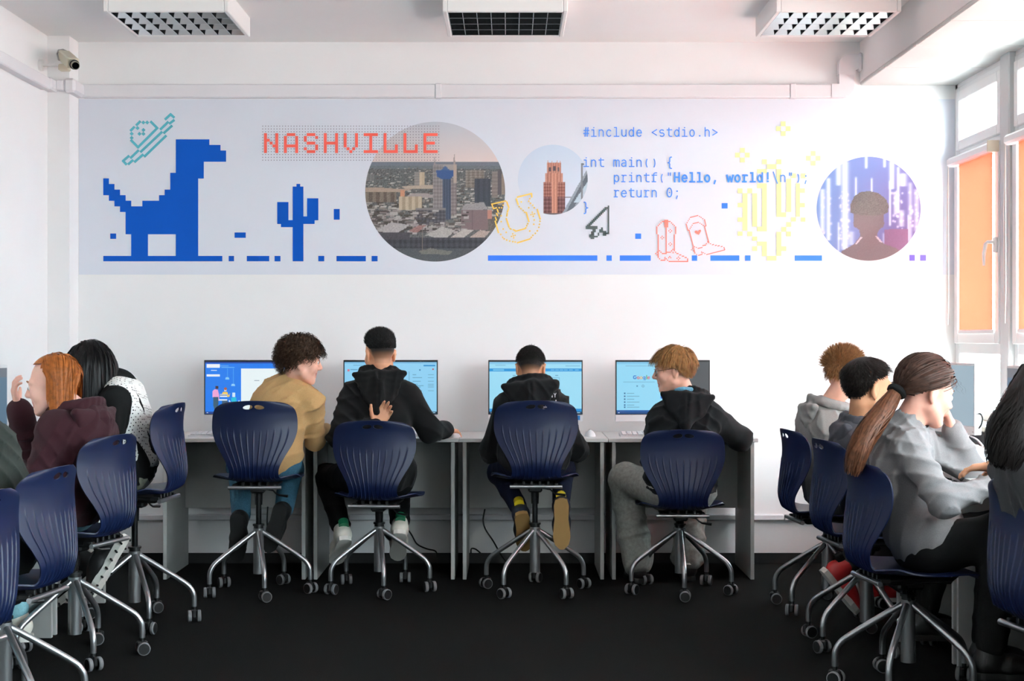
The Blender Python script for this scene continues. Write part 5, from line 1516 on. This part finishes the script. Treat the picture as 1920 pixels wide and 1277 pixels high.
BOOT = mat('black_leather', (20, 19, 19), .5, bump=.15, bscale=300); RUB = mat('black_rubber', (14, 14, 14), .7)
WSH = mat('white_trainer_leather', (216, 212, 200), .5); GUM = mat('gum_rubber', (150, 118, 70), .7); WRUB = mat('white_rubber', (226, 224, 216), .6)
GREEN = mat('green_heel_tab', (20, 110, 74), .5); YEL = mat('yellow_tab', (226, 200, 40), .5); RED = mat('red_trainer', (170, 34, 34), .5)

def J_(**k): return {a: (np.asarray(v, float) if not isinstance(v, (float, int, tuple)) or (isinstance(v, tuple) and len(v) == 3 and not isinstance(v[0], (np.ndarray, tuple, list))) else v) for a, v in k.items()}
FLAT = (.25, .30, .25)
# ---- 1 tan sweater, curly hair, looking right
Rm = head_frame((.94, .30, -.12), roll=.05)
hm = hair_mat('dark_brown_curls', (60, 42, 30))
C1 = P(563, 676, 7.16)
def curl_len(n): return .060 + .02 * (n[:, 1] > .2)
kc = hairline(.42, -.08, -.80, .15)
r1, b1, fr1 = person('boy with curly brown hair in a tan sweater, turned to the right', J_(
    pel=PEL(0, -.01, .045), c7=P(545, 716, 7.20), shL=P(495, 752, 7.20), shR=P(586, 754, 7.14), elL=P(472, 832, 7.34), wrL=P(505, 812, 7.58), elR=P(590, 822, 7.25), wrR=P(611, 808, 7.47),
    knL=P(450, 876, 7.56), knR=P(546, 878, 7.56), anL=P(452, 972, 7.32), anR=P(532, 958, 7.26), rp=(1, .05, 0), bow=.02,
    hL=((.6, .75, 0), DOWN, FLAT), hR=((.55, .80, .12), (.3, 0, -1), (.3, .4, .3))),
    dict(c=C1, R=Rm, s=.95, skin=FAIR, hairm=hm, eyes=True, caps=[(kc, 1.12)],
         hair=[dict(N=3000, length=curl_len, dirf=away_from((0, -.25, .95), .35, .9), keep=kc, steps=12, width=.0050, grav=.9, curl=.010, cfreq=2.2, lift=(.06, .34), seed=3),
               dict(N=500, length=const(.085), dirf=away_from((0, -.4, .9), .5, .9, (0, .3, 0)), keep=lambda n: kc(n) & (n[:, 1] > .35) & (n[:, 2] > .3), steps=12, width=.005, grav=1.2, curl=.010, cfreq=2.2, lift=(.1, .34), seed=5)]),
    dict(name='sweater', top=knit('tan_sweater', (178, 142, 96)), grow=.012, fold=.0058, seed=6, low=.0, bottom=DENIM, tgrow=.008, shoes=[BOOT, RUB], shoelabel='black leather boot',
         sh_L=((-.05, .25, -.95), (0, -.95, -.25)), sh_R=((-.30, .18, -.92), (-.1, -.95, -.15))), res=.005)
# ---- 2 black hoodie, hand behind the back
Rm = head_frame((-.40, .90, -.12))
hm = hair_mat('black_short_hair', (16, 14, 14)); C2 = P(712, 664, 7.34)
kt = hairline(.55, .14, -.20, .36)
kf = hairline(.5, .02, -.62, .3)
r2, b2, fr2 = person('boy with short black hair in a plain black hoodie, one hand behind his back', J_(
    pel=PEL(1, .04), c7=P(712, 710, 7.35), shL=P(660, 744, 7.33), shR=P(766, 744, 7.34), elL=P(638, 818, 7.22), wrL=P(704, 800, 7.17), elR=P(806, 808, 7.38), wrR=P(834, 806, 7.56),
    knL=P(612, 893, 7.60), knR=P(746, 905, 7.60), anL=P(640, 990, 7.34), anR=P(750, 980, 7.32), rp=(1, 0, 0),
    hL=((.55, -.05, .84), (.1, -1, .1), (.18, .32, .3), .95, .04), hR=((.55, .80, -.14), DOWN, (.35, .4, .35))),
    dict(c=C2, R=Rm, s=.95, skin=TAN, hairm=hm, eyes=True, stub=((30, 24, 21), -.90, -.30), caps=[(kt, 1.015), (hairline(.55, .30, .10, .42), 1.05)],
         hair=[dict(N=6000, length=lambda n: .010 + .018 * np.clip((n[:, 2] - .1) * 2, 0, 1), dirf=lambda n, no: no * .5 + np.array([0, .45, .40]), keep=kt, steps=3, width=.0021, grav=0, lift=(.0, .10), jitter=.14, seed=2)]),
    dict(name='hoodie', top=HOOD_BLACK, grow=.022, fold=.0058, seed=4, hood=dict(size=1.08, drop=.17), bottom=BLACK_C, tgrow=.010, shoes=[WSH, WRUB, GREEN], shoelabel='white trainer with green heel',
         sh_L=((-.30, .74, -.60), (.15, -.58, -.80)), sh_R=((-.10, .76, -.64), (.0, -.62, -.78))), res=.0048)
# ---- 3 lettered hoodie
Rm = head_frame((.04, .93, -.30)); C3 = P(995, 690, 7.27)
ks = hairline(.5, .03, -.66, .3)
hm3 = hair_mat('cropped_black_hair', (24, 20, 18))
r3, b3, fr3 = person('boy with cropped dark hair in a black hoodie with white lettering on the back', J_(
    pel=PEL(2, .0), c7=P(994, 728, 7.24), shL=P(949, 764, 7.22), shR=P(1043, 762, 7.22), elL=P(922, 845, 7.30), wrL=P(955, 812, 7.56), elR=P(1080, 843, 7.32), wrR=P(1052, 812, 7.56),
    knL=P(936, 885, 7.56), knR=P(1056, 880, 7.56), anL=P(974, 955, 7.33), anR=P(1052, 948, 7.28), rp=(1, 0, 0),
    hL=((.4, .9, -.05), DOWN, FLAT), hR=((-.4, .9, -.05), DOWN, FLAT)),
    dict(c=C3, R=Rm, s=.90, skin=OLIVE, hairm=hm3, stub=((26, 20, 18), -.95, -.45), caps=[(hairline(.5, .08, -.30, .3), 1.015)],
         hair=[dict(N=7000, length=lambda n: .006 + .010 * (n[:, 2] > 0), dirf=lambda n, no: no * .45 + np.array([0, .2, -.6]), keep=lambda n: ks(n) & (np.random.RandomState(8).uniform(size=len(n)) < np.clip((n[:, 2] + .45) * 2.2, 0, 1)), steps=2, width=.0018, grav=0, lift=(.0, .05), seed=6)]),
    dict(name='hoodie', top=HOOD_BLACK2, grow=.020, fold=.0058, seed=7, hood=dict(size=1.12, drop=.12), bottom=NAVY_C, tgrow=.004, shoes=[mat('navy_trainer', (24, 30, 46), .6), GUM, YEL, WRUB], shoelabel='navy trainer with yellow tabs and gum sole',
         sh_L=((.08, .60, -.80), (.15, -.78, -.6)), sh_R=((.02, .18, -.98), (-.02, -.98, -.18))), res=.006)
# ---- 4 glasses and neckerchief
Rm = head_frame((-.95, .22, -.10)); C4 = P(1264, 694, 7.16)
kh = hairline(.40, -.10, -.72, .10)
hm4 = hair_mat('light_brown_mop', (146, 104, 62), .4)
crown = (0, -.42, .9)
def mop(n): return np.where(n[:, 1] > .25, .075, np.where(n[:, 2] < .1, .030, .058))
r4, b4, fr4 = person('boy with glasses, a light brown mop and a blue neckerchief, in a black hoodie', J_(
    pel=PEL(3, -.01, .0), c7=P(1288, 748, 7.20), shL=P(1238, 786, 7.22), shR=P(1334, 782, 7.20), elL=P(1224, 862, 7.32), wrL=P(1247, 815, 7.56), elR=P(1388, 822, 7.36), wrR=P(1350, 812, 7.58),
    knL=P(1172, 898, 7.42), knR=P(1300, 922, 7.60), anL=P(1196, 1052, 7.42), anR=P(1290, 1048, 7.52), rp=(.97, .15, 0),
    hL=((.4, .9, -.05), DOWN, FLAT), hR=((-.6, .8, -.05), DOWN, FLAT)),
    dict(c=C4, R=Rm, s=.93, skin=FAIR, hairm=hm4, eyes=True, caps=[(kh, 1.07)],
         hair=[dict(N=4600, length=mop, dirf=away_from(crown, .28, .95, (0, .12, 0)), keep=kh, steps=9, width=.0032, grav=.75, lift=(.03, .20), jitter=.12, seed=8),
               dict(N=1800, length=const(.032), dirf=lambda n, no: no * .15 + np.array([0, -.25, -.9]), keep=lambda n: kh(n) & (n[:, 2] < .15), steps=4, width=.0036, grav=.2, lift=(.0, .07), jitter=.10, seed=18)]),
    dict(name='hoodie', top=HOOD_BLACK3, grow=.022, fold=.0058, seed=11, low=-.02, cut=-.03, hood=dict(size=1.05, drop=.13), bottom=GREY_DENIM, tgrow=.022, flare=.022, tfold=.0058, tstop=.97, shoes=[BOOT, RUB, WRUB], shoelabel='black trainer',
         sh_L=((-.15, .98, 0), DOWN), sh_R=((.05, .99, 0), DOWN)), res=.005)
m = MB()
Lg = lambda x, y, z: C4 + Rm @ (np.array([x, y, z]) * .93) - b4
for s in (-1, 1):
    pts = [Lg(s * (.033 + .024 * math.cos(a)), .104 - .010 * abs(math.cos(a)), -.004 + .019 * math.sin(a)) for a in np.linspace(0, 2 * math.pi, 19)]
    m.tube(pts, .0013, 6); m.tube([Lg(s * .057, .098, .004), Lg(s * .074, .05, .006), Lg(s * .082, -.012, .010), Lg(s * .083, -.026, -.006)], .0014, 6)
m.tube([Lg(-.010, .106, .002), Lg(.010, .106, .002)], .0013, 6)
m.build('glasses', mat('silver_wire', (170, 172, 176), .25, metal=.9), r4)
S = Sdf([C4, P(1290, 746, 7.18)], .16, .005)
u_ = nrm(C4 - P(1288, 746, 7.18)); cc = lerp(C4, P(1288, 746, 7.18), .66); rr_, ff_ = fr4[0], fr4[1]
ring_pts = [cc + rr_ * .060 * math.sin(a) + ff_ * (.058 * math.cos(a) + .008) + u_ * (.010 * math.cos(a)) for a in np.linspace(0, 2 * math.pi, 21)]
for a, b_ in zip(ring_pts[:-1], ring_pts[1:]): S.cone(a, b_, .013, .013, .004); S.cone(a - u_ * .014, b_ - u_ * .014, .011, .011, .006)
S.folds(.0025, 3, 2.0)
link('neckerchief', S.mesh('neckerchief', b4), mat('blue_print_cotton', (92, 150, 176), .8, vary=.3, scale=90), r4)
# ---- 5 dotted vest, long black hair
Rm = head_frame((-.86, .30, -.42)); C5 = P(168, 692, 6.36)
kl = hairline(.42, -.25, -.85, .05)
hm5 = hair_mat('long_black_hair', (14, 12, 13), .3)
J5 = J_(pel=PEL(4, .05), c7=P(222, 716, 6.40), shL=P(216, 752, 6.24), shR=P(228, 745, 6.55), elL=P(205, 850, 6.16), wrL=P(140, 862, 6.25), elR=P(190, 845, 6.62), wrR=P(125, 850, 6.55),
    knL=P(92, 905, 6.30), knR=P(95, 900, 6.6), anL=P(180, 1008, 6.16), anR=P(150, 1040, 6.45), rp=(.10, 1, 0), bow=.01,
    hL=((-.9, .2, -.1), DOWN, FLAT), hR=((-.9, .2, -.1), DOWN, FLAT))
co5 = [(lerp(J5['pel'], J5['c7'], t_) - np.array([-.03, 0, 0]), .105) for t_ in (.35, .5, .65, .8)]
r5, b5, fr5 = person('girl with long straight black hair in a white dotted vest over black sleeves', J5,
    dict(c=C5, R=Rm, s=.95, skin=PALE, hairm=hm5, ears=False, caps=[(kl, 1.06)],
         hair=[dict(N=3600, length=lambda n: np.where(n[:, 1] < -.1, .34, .32), dirf=away_from((0, .1, .99), .0, 1.0), keep=kl, steps=22, width=.0075, grav=5.0, lift=(.02, .16), jitter=.05, taper=.6, coll=co5, seed=4)]),
    dict(name='black_top', top=BLACK_C, grow=.012, fold=.0058, seed=13, bottom=OLIVE_DENIM, tgrow=.016, shoes=[mat('black_chunky_trainer', (18, 18, 20), .6), WRUB, WRUB], shoelabel='black chunky trainer with thick white sole', shoesc=1.15, lugs=True,
         sh_L=((-.50, .05, -.86), (.86, -.1, -.5)), sh_R=((-.75, .05, -.6), (.6, 0, -.75))), res=.0075, hands='')
S = Sdf([J5['pel'], J5['c7'], J5['shL'], J5['shR']], .25, .007)
pel, c7 = J5['pel'], J5['c7']; rv, fw, sp = fr5; Lt = np.linalg.norm(c7 - pel); M1 = np.stack([rv, fw, sp], 1)
S.ell(pel + (0, 0, .04), (.18, .142, .12), np.stack([nrm((.15, 1, 0)), nrm(np.cross((0, 0, 1.), (.15, 1, 0))), (0, 0, 1.)], 1), .07)
S.ell(pel + sp * Lt * .36 - fw * .012, (.145, .112, .16), M1, .06); S.ell(pel + sp * Lt * .66 - fw * .012, (.15, .115, .17), M1, .06)
S.cone(lerp(c7, J5['shL'], .62), lerp(c7, J5['shR'], .62), .062, .062, .05)
for s in ('L', 'R'): S.cone(J5['sh' + s] - sp * .01 + (J5['sh' + s] - c7) * .12, J5['el' + s], .072, .062, .01, sub=True)
S.cone(c7 + sp * .0, c7 + sp * .2, .06, .06, .01, sub=True)
S.folds(.004, 21); S.plane_cut(pel + (0, 0, .01), (0, 0, -1.0))
vm = mat('dotted_vest', (226, 226, 222), .85, bump=.2, bscale=500)
t = vm.node_tree; bs = t.nodes['Principled BSDF']
tcv = t.nodes.new('ShaderNodeTexCoord'); mpv = t.nodes.new('ShaderNodeMapping'); mpv.inputs['Scale'].default_value = (17, 17, 17); mpv.inputs['Rotation'].default_value = (.3, .5, .2)
vo = t.nodes.new('ShaderNodeTexVoronoi'); vo.inputs['Randomness'].default_value = .25
t.links.new(tcv.outputs['Object'], mpv.inputs[0]); t.links.new(mpv.outputs[0], vo.inputs['Vector'])
cr = t.nodes.new('ShaderNodeValToRGB'); cr.color_ramp.interpolation = 'CONSTANT'
cr.color_ramp.elements[0].color = lin((20, 20, 22)); cr.color_ramp.elements[1].position = .27; cr.color_ramp.elements[1].color = lin((228, 228, 224))
t.links.new(vo.outputs['Distance'], cr.inputs['Fac']); t.links.new(cr.outputs[0], bs.inputs['Base Color'])
link('dotted_vest', S.mesh('dotted_vest', b5), vm, r5)
# ---- 6 red hair, maroon hoodie
Rm = head_frame((-.99, .02, -.14)); C6 = P(100, 722, 5.66)
hm6 = hair_mat('long_red_hair', (148, 82, 34), .35)
kr = hairline(.62, -.05, -.85, .62)
J6 = J_(pel=PEL(5, .06), c7=P(146, 772, 5.70), shL=P(104, 806, 5.58), shR=P(172, 800, 5.84), elL=P(72, 915, 5.50), wrL=P(22, 880, 5.72), elR=P(70, 880, 5.98), wrR=P(36, 768, 5.84),
    knL=P(-20, 985, 5.58), knR=P(-25, 975, 5.8), anL=P(30, 1150, 5.6), anR=P(20, 1140, 5.82), rp=(.3, .95, 0), bow=.05,
    hL=((-.8, .4, -.1), DOWN, FLAT), hR=((-.25, -.05, .95), (.85, .35, 0), (.30, .5, .4)))
co6 = []
r6, b6, fr6 = person('girl with long red hair in a maroon hoodie, hand raised to her face', J6,
    dict(c=C6, R=Rm, s=.96, skin=PALE, hairm=hm6, eyes=True, ears=False, caps=[(kr, 1.06)],
         hair=[dict(N=3400, length=lambda n: np.where(n[:, 1] < -.2, .22, .30), dirf=away_from((0, .15, .99), .0, 1.0, (0, -.55, 0)), keep=lambda n: kr(n) & (n[:, 1] < .22), steps=18, width=.006, grav=3.6, target=lambda n: np.stack([np.where(n[:, 0] < 0, -.085, .085), np.full(len(n), -.045), np.full(len(n), -.10)], 1), comb=[.75, .75, .7, .65, .6, .5, .4, .2, .1, 0], lift=(.02, .17), jitter=.06, taper=.6, coll=co6, seed=14)]),
    dict(name='hoodie', top=knit('maroon_fleece', (50, 22, 29)), grow=.026, fold=.0058, seed=17, hood=dict(size=1.2, drop=.12), bottom=TEAL_DENIM, tgrow=.014, shoes=[WSH, WRUB], sh_L=((-1, 0, 0), DOWN), sh_R=((-1, 0, 0), DOWN)), res=.0055)
# ---- 7 dark green, cut by the left edge
Rm = head_frame((-.8, .55, -.1)); C7 = P(-130, 715, 4.72)
r7, b7, fr7 = person('person in a dark green jacket and pale jeans, mostly outside the left edge', J_(
    pel=PEL(6, .06), c7=P(-75, 800, 4.74), shL=P(-118, 845, 4.62), shR=P(-42, 832, 4.88), elL=P(-150, 980, 4.6), wrL=P(-220, 900, 4.7), elR=P(-110, 960, 4.95), wrR=P(-200, 890, 5.0),
    knL=P(-200, 1075, 4.66), knR=P(-190, 1060, 4.9), anL=P(-160, 1270, 4.7), anR=P(-150, 1250, 4.9), rp=(.2, .98, 0), bow=.04,
    hL=((-.8, .4, -.1), DOWN, FLAT), hR=((-.8, .4, -.1), DOWN, FLAT)),
    dict(c=C7, R=Rm, s=.95, skin=FAIR, hairm=hair_mat('brown_hair', (70, 46, 30)), caps=[(hairline(), 1.06)],
         hair=[dict(N=900, length=const(.06), dirf=away_from((0, -.3, .95), .3, .9), keep=hairline(), steps=5, width=.005, grav=.3, lift=(.03, .12), seed=19)]),
    dict(name='jacket', top=knit('dark_green_jacket', (38, 43, 39)), grow=.032, fold=.0058, seed=19, bottom=TEAL_DENIM, tgrow=.014, shoes=[BOOT, RUB], sh_L=((-1, 0, 0), DOWN), sh_R=((-1, 0, 0), DOWN)), res=.009, hands='')
# ---- 8 light grey hoodie
Rm = head_frame((.80, .60, .0)); C8 = P(1584, 704, 6.70)
k8 = hairline(.46, .02, -.55, .2); k8t = lambda n: k8(n) & (n[:, 2] > .05)
hm8 = hair_mat('tousled_brown_hair', (132, 92, 58), .45)
r8, b8, fr8 = person('boy with tousled brown hair in a light grey hoodie beside the wall', J_(
    pel=PEL(8, .05), c7=P(1552, 764, 6.74), shL=P(1546, 798, 6.89), shR=P(1556, 804, 6.60), elR=P(1615, 880, 6.46), wrR=P(1690, 862, 6.56), elL=P(1600, 870, 6.95), wrL=P(1690, 850, 6.95),
    knR=P(1690, 928, 6.62), knL=P(1690, 922, 6.88), anR=P(1588, 1062, 6.42), anL=P(1640, 1085, 6.88), rp=(.12, -.99, 0), bow=.03,
    hL=((.9, .2, -.1), DOWN, FLAT), hR=((.9, .2, -.1), DOWN, FLAT)),
    dict(c=C8, R=Rm, s=.95, skin=FAIR, hairm=hm8, caps=[(k8, 1.03), (k8t, 1.07)],
         hair=[dict(N=3600, length=const(.044), dirf=lambda n, no: no * .7 + np.array([0, .35, .45]), keep=k8t, steps=4, width=.0028, grav=.02, lift=(.0, .08), jitter=.30, seed=12),
               dict(N=1400, length=const(.026), dirf=lambda n, no: no * .5 + np.array([0, -.1, -.8]), keep=k8, steps=3, width=.003, grav=0, lift=(.0, .05), seed=22)]),
    dict(name='hoodie', top=knit('light_grey_fleece', (134, 132, 131)), grow=.026, fold=.0058, seed=23, hood=dict(size=1.22, drop=.15), bottom=mat('charcoal_cotton', (52, 52, 54), .85), tgrow=.012, shoes=[RED, WRUB, BLACK_C], shoelabel='red and white trainer',
         sh_R=((.62, .12, -.77), (-.76, -.10, -.62)), sh_L=((1, 0, 0), DOWN)), res=.007, hands='')
# ---- 9 dark grey top
Rm = head_frame((.93, .34, -.06)); C9 = P(1627, 728, 5.88)
hm9 = hair_mat('short_dark_hair', (26, 21, 19)); k9 = hairline(.44, .02, -.92, .16)
r9, b9, fr9 = person('boy with short dark hair in a dark grey hooded top', J_(
    pel=PEL(9, .06), c7=P(1616, 796, 5.94), shL=P(1622, 828, 6.08), shR=P(1626, 838, 5.80), elR=P(1672, 915, 5.70), wrR=P(1762, 885, 5.85), elL=P(1680, 900, 6.15), wrL=P(1760, 870, 6.12),
    knR=P(1770, 965, 5.80), knL=P(1765, 958, 6.05), anR=P(1735, 1150, 5.85), anL=P(1725, 1140, 6.08), rp=(.15, -.98, 0), bow=.03,
    hL=((.9, .2, -.1), DOWN, FLAT), hR=((.9, .2, -.1), DOWN, FLAT)),
    dict(c=C9, R=Rm, s=1.0, skin=OLIVE, hairm=hm9, eyes=True, caps=[(k9, 1.06)],
         hair=[dict(N=5200, length=lambda n: .016 + .018 * np.clip(n[:, 2] * 2, 0, 1), dirf=away_from((0, -.35, .94), .18, .95, (0, .1, 0)), keep=k9, steps=4, width=.0026, grav=.3, lift=(.0, .08), jitter=.06, seed=31)]),
    dict(name='hooded_top', top=knit('dark_grey_jersey', (70, 70, 77)), grow=.022, fold=.0058, seed=29, hood=dict(size=1.05, drop=.10), bottom=BLACK_C, tgrow=.012, shoes=[BOOT, RUB], sh_L=((1, 0, 0), DOWN), sh_R=((1, 0, 0), DOWN)), res=.006, hands='')
# ---- 10 ponytail
Rm = head_frame((.93, .28, -.26)); C10 = P(1736, 735, 5.20)
hm10 = hair_mat('brown_tied_hair', (56, 36, 28), .4); k10 = hairline(.42, -.02, -.72, .05)
tie_l = np.array([0, -.118, -.028])
def to_tie(n, no):
    p = np.array([0, -.012, .036]) + n * np.array([.077, .097, .0875]); w = tie_l - p
    return w / (np.linalg.norm(w, axis=1, keepdims=True) + 1e-6) + no * .25
J10 = J_(pel=PEL(10, .07), c7=P(1702, 792, 5.21), shR=P(1706, 840, 5.08), shL=P(1722, 828, 5.34), elR=P(1768, 942, 4.96), wrR=P(1866, 906, 5.03), elL=P(1832, 892, 5.46), wrL=P(1786, 806, 5.32),
    knR=P(1878, 1000, 5.02), knL=P(1872, 995, 5.28), anR=P(1858, 1215, 5.05), anL=P(1850, 1200, 5.3), rp=(.15, -.98, 0), bow=.05,
    hR=((.95, .25, -.1), DOWN, FLAT), hL=((-.35, -.15, .92), (-.8, .2, -.4), (.9, 1.1, .8)))
r10, b10, fr10 = person('girl with a long brown ponytail in a pale grey sweater, chin on her hand', J10,
    dict(c=C10, R=Rm, s=.98, skin=((206, 150, 132), (184, 110, 104)), hairm=hm10, eyes=True, caps=[(k10, 1.14)],
         hair=[dict(N=3000, length=lambda n: .05 + .13 * np.clip(n[:, 1] + .6, 0, 1), dirf=to_tie, keep=k10, steps=10, width=.0048, grav=.0, lift=(.08, .26), jitter=.05, taper=.4, seed=33, target=tie_l, comb=.5),
               dict(N=60, length=const(.10), dirf=lambda n, no: no * .5 + np.array([0, .5, -.4]), keep=lambda n: k10(n) & (n[:, 1] > .5), steps=8, width=.003, grav=.4, curl=.008, lift=(.05, .2), seed=34)]),
    dict(name='sweater', top=knit('pale_grey_jersey', (124, 121, 122)), grow=.011, fold=.0058, seed=37, bottom=BLACK_C, tgrow=.016, shoes=[BOOT, RUB], sh_L=((1, 0, 0), DOWN), sh_R=((1, 0, 0), DOWN)), res=.006)
def bundle(name, pts, rad, N, m, parent, base, seed=0, width=.005, wave=.004, flat=None):
    r = np.random.RandomState(seed); pts = cr_spline(pts, 18); rad = np.interp(np.linspace(0, 1, 18), np.linspace(0, 1, len(rad)), rad)
    T = np.gradient(pts, axis=0); T /= np.linalg.norm(T, axis=1, keepdims=True)
    A = np.cross(T, (0.2, 1, .1)); A /= np.linalg.norm(A, axis=1, keepdims=True); B = np.cross(T, A)
    Vs = []; an = r.uniform(0, 6.28, N); rr = np.sqrt(r.uniform(.25, 1, N)); ln = r.uniform(.82, 1.0, N)
    tt = np.linspace(0, 1, 18)
    for i in range(N):
        ii = np.interp(tt * ln[i], tt, np.arange(18)); 
        def sm(X): return np.stack([np.interp(ii, np.arange(18), X[:, k_]) for k_ in range(3)], 1)
        c_, a_, b_ = sm(pts), sm(A), sm(B); rd = np.interp(ii, np.arange(18), rad) * rr[i]
        a2 = an[i] + .5 * np.sin(3 * tt + i)
        p = c_ + (a_ * np.cos(a2)[:, None] + b_ * np.sin(a2)[:, None]) * rd[:, None] + wave * np.sin(9 * tt + i)[:, None] * a_
        sd = -a_ * np.sin(a2)[:, None] + b_ * np.cos(a2)[:, None]; w = width * (1 - .75 * tt ** 4)[:, None] / 2
        Vs.append(np.stack([p - sd * w, p + sd * w], 1).reshape(-1, 3))
    V = np.concatenate(Vs) - base
    b0 = (np.arange(N)[:, None] * 18 + np.arange(17)[None, :]).reshape(-1) * 2
    o = link(name, fast_mesh(name, V, [np.stack([b0, b0 + 1, b0 + 3, b0 + 2], 1)]), m, parent); o['kind'] = 'stuff'; return o
tie = C10 + Rm @ (tie_l * .98)
bundle('ponytail', [tie, P(1655, 772, 5.13), P(1628, 810, 5.10), P(1608, 850, 5.08), P(1596, 892, 5.08)], [.020, .036, .044, .040, .026], 520, hair_mat('ponytail_brown', (84, 50, 32), .4), r10, b10, 3, .006)
S = Sdf([tie], .06, .004); ax_ = nrm(P(1655, 772, 5.13) - tie)
a_ = nrm(np.cross(ax_, (0, 0, 1))); bb_ = np.cross(ax_, a_)
ps = [tie + a_ * .024 * math.cos(q_) + bb_ * .024 * math.sin(q_) for q_ in np.linspace(0, 6.283, 15)]
for a, b_ in zip(ps[:-1], ps[1:]): S.cone(a, b_, .012, .012, .004)
S.folds(.003, 2, 3.0); link('hair_tie', S.mesh('hair_tie', b10), BLACK_C, r10)
# ---- 11 long dark hair at the right edge
Rm = head_frame((.85, .50, -.20)); C11 = P(1972, 748, 4.14)
hm11 = hair_mat('long_dark_hair', (18, 13, 12), .4); k11 = hairline(.42, -.25, -.85, .05)
J11 = J_(pel=PEL(11, .05), c7=P(1942, 826, 4.12), shR=P(1940, 880, 3.98), shL=P(1958, 866, 4.26), elR=P(1985, 1005, 3.95), wrR=P(2090, 960, 4.05), elL=P(1925, 925, 4.5), wrL=P(1872, 874, 4.70),
    knR=P(2170, 1090, 4.05), knL=P(2160, 1080, 4.3), anR=P(2140, 1330, 4.1), anL=P(2130, 1310, 4.3), rp=(.2, -.98, 0), bow=.04,
    hR=((.9, .3, -.1), DOWN, FLAT), hL=((-.75, .6, -.1), DOWN, FLAT))
co11 = []
r11, b11, fr11 = person('person with long dark hair in a dark grey top, cut by the right edge', J11,
    dict(c=C11, R=Rm, s=.97, skin=TAN, hairm=hm11, ears=False, caps=[(k11, 1.06)],
         hair=[dict(N=2600, length=const(.30), dirf=away_from((0, .1, .99), .12, 1.0), keep=k11, steps=16, width=.007, grav=4.0, lift=(.02, .18), jitter=.06, taper=.6, coll=co11, seed=41)]),
    dict(name='top', top=knit('charcoal_jersey', (54, 54, 56)), grow=.022, fold=.0058, seed=43, sleeve=.80, cuff=False, bottom=BLACK_C, tgrow=.012, shoes=[BOOT, RUB], sh_L=((1, 0, 0), DOWN), sh_R=((1, 0, 0), DOWN)), res=.007, hands='L')
bundle('hair', [P(1968, 705, 4.12), P(1934, 765, 4.04), P(1902, 820, 4.0), P(1880, 880, 3.99)], [.075, .085, .085, .05], 1700, hm11, r11, b11, 8, .0045, .002)


# ---- white lettering on the third boy's back
from mathutils.bvhtree import BVHTree
hd3 = [o for o in r3.children if o.name.startswith('hoodie')][0]; hh3 = [o for o in r3.children if o.name.startswith('hood') and not o.name.startswith('hoodie')][0]
trees = [BVHTree.FromPolygons([tuple(np.array(v.co[:]) + b3) for v in o_.data.vertices], [tuple(p.vertices) for p in o_.data.polygons]) for o_ in (hd3,)]
def on_back(px, py):
    """the point of the hoodie's back at this height and width"""
    q = P(px, py, 7.09); best = None
    hit = trees[0].ray_cast(Vector((q[0], 6.6, q[2])), Vector((0, 1, 0)))
    return np.array(hit[0]) + (0, -.0015, 0) if hit[0] is not None else q
def letter_print(name, strokes, w, ox, oy, k):
    m = MB()
    for st in strokes:
        pts = []
        for (x0, y0), (x1, y1) in zip(st[:-1], st[1:]):
            for t_ in np.linspace(0, 1, 4): pts.append(on_back(ox + (x0 + (x1 - x0) * t_) * k, oy - (y0 + (y1 - y0) * t_) * k))
        m.tube(pts, w, 5)
    o = m.build(name, mat('white_print', (226, 228, 230), .7), r3); o.data.transform(Matrix.Translation(-Vector(b3))); return o
x_ = 1017.0
GL['y'] = [[(2.4, XH), (7, 1)], [(11.4, XH), (6, -4), (2.4, -4.4)]]; GL['N'] = [[(2.8, 0), (2.8, AS), (10.8, 0), (10.8, AS)]]; GL['Y'] = [[(2.4, AS), (7, 8), (11.6, AS)], [(7, 8), (7, 0)]]
for ch, adv in (('a', 6), ('y', 8), ('N', 7), ('Y', 7)):
    letter_print('printed_letter', GL[ch], .0016, x_, 746, .48); x_ += adv
for x0, y0, x1, y1 in ((1009, 751, 1008, 762), (1027, 750, 1023, 762), (1043, 751, 1042, 762), (1047, 755, 1051, 757), (985, 760, 982, 770), (997, 758, 1003, 768), (1012, 764, 1028, 764), (1014, 767, 1028, 768)):
    letter_print('printed_letter', [[(x0, -y0), (x1, -y1)]], .0026, 0, 0, 1.0)
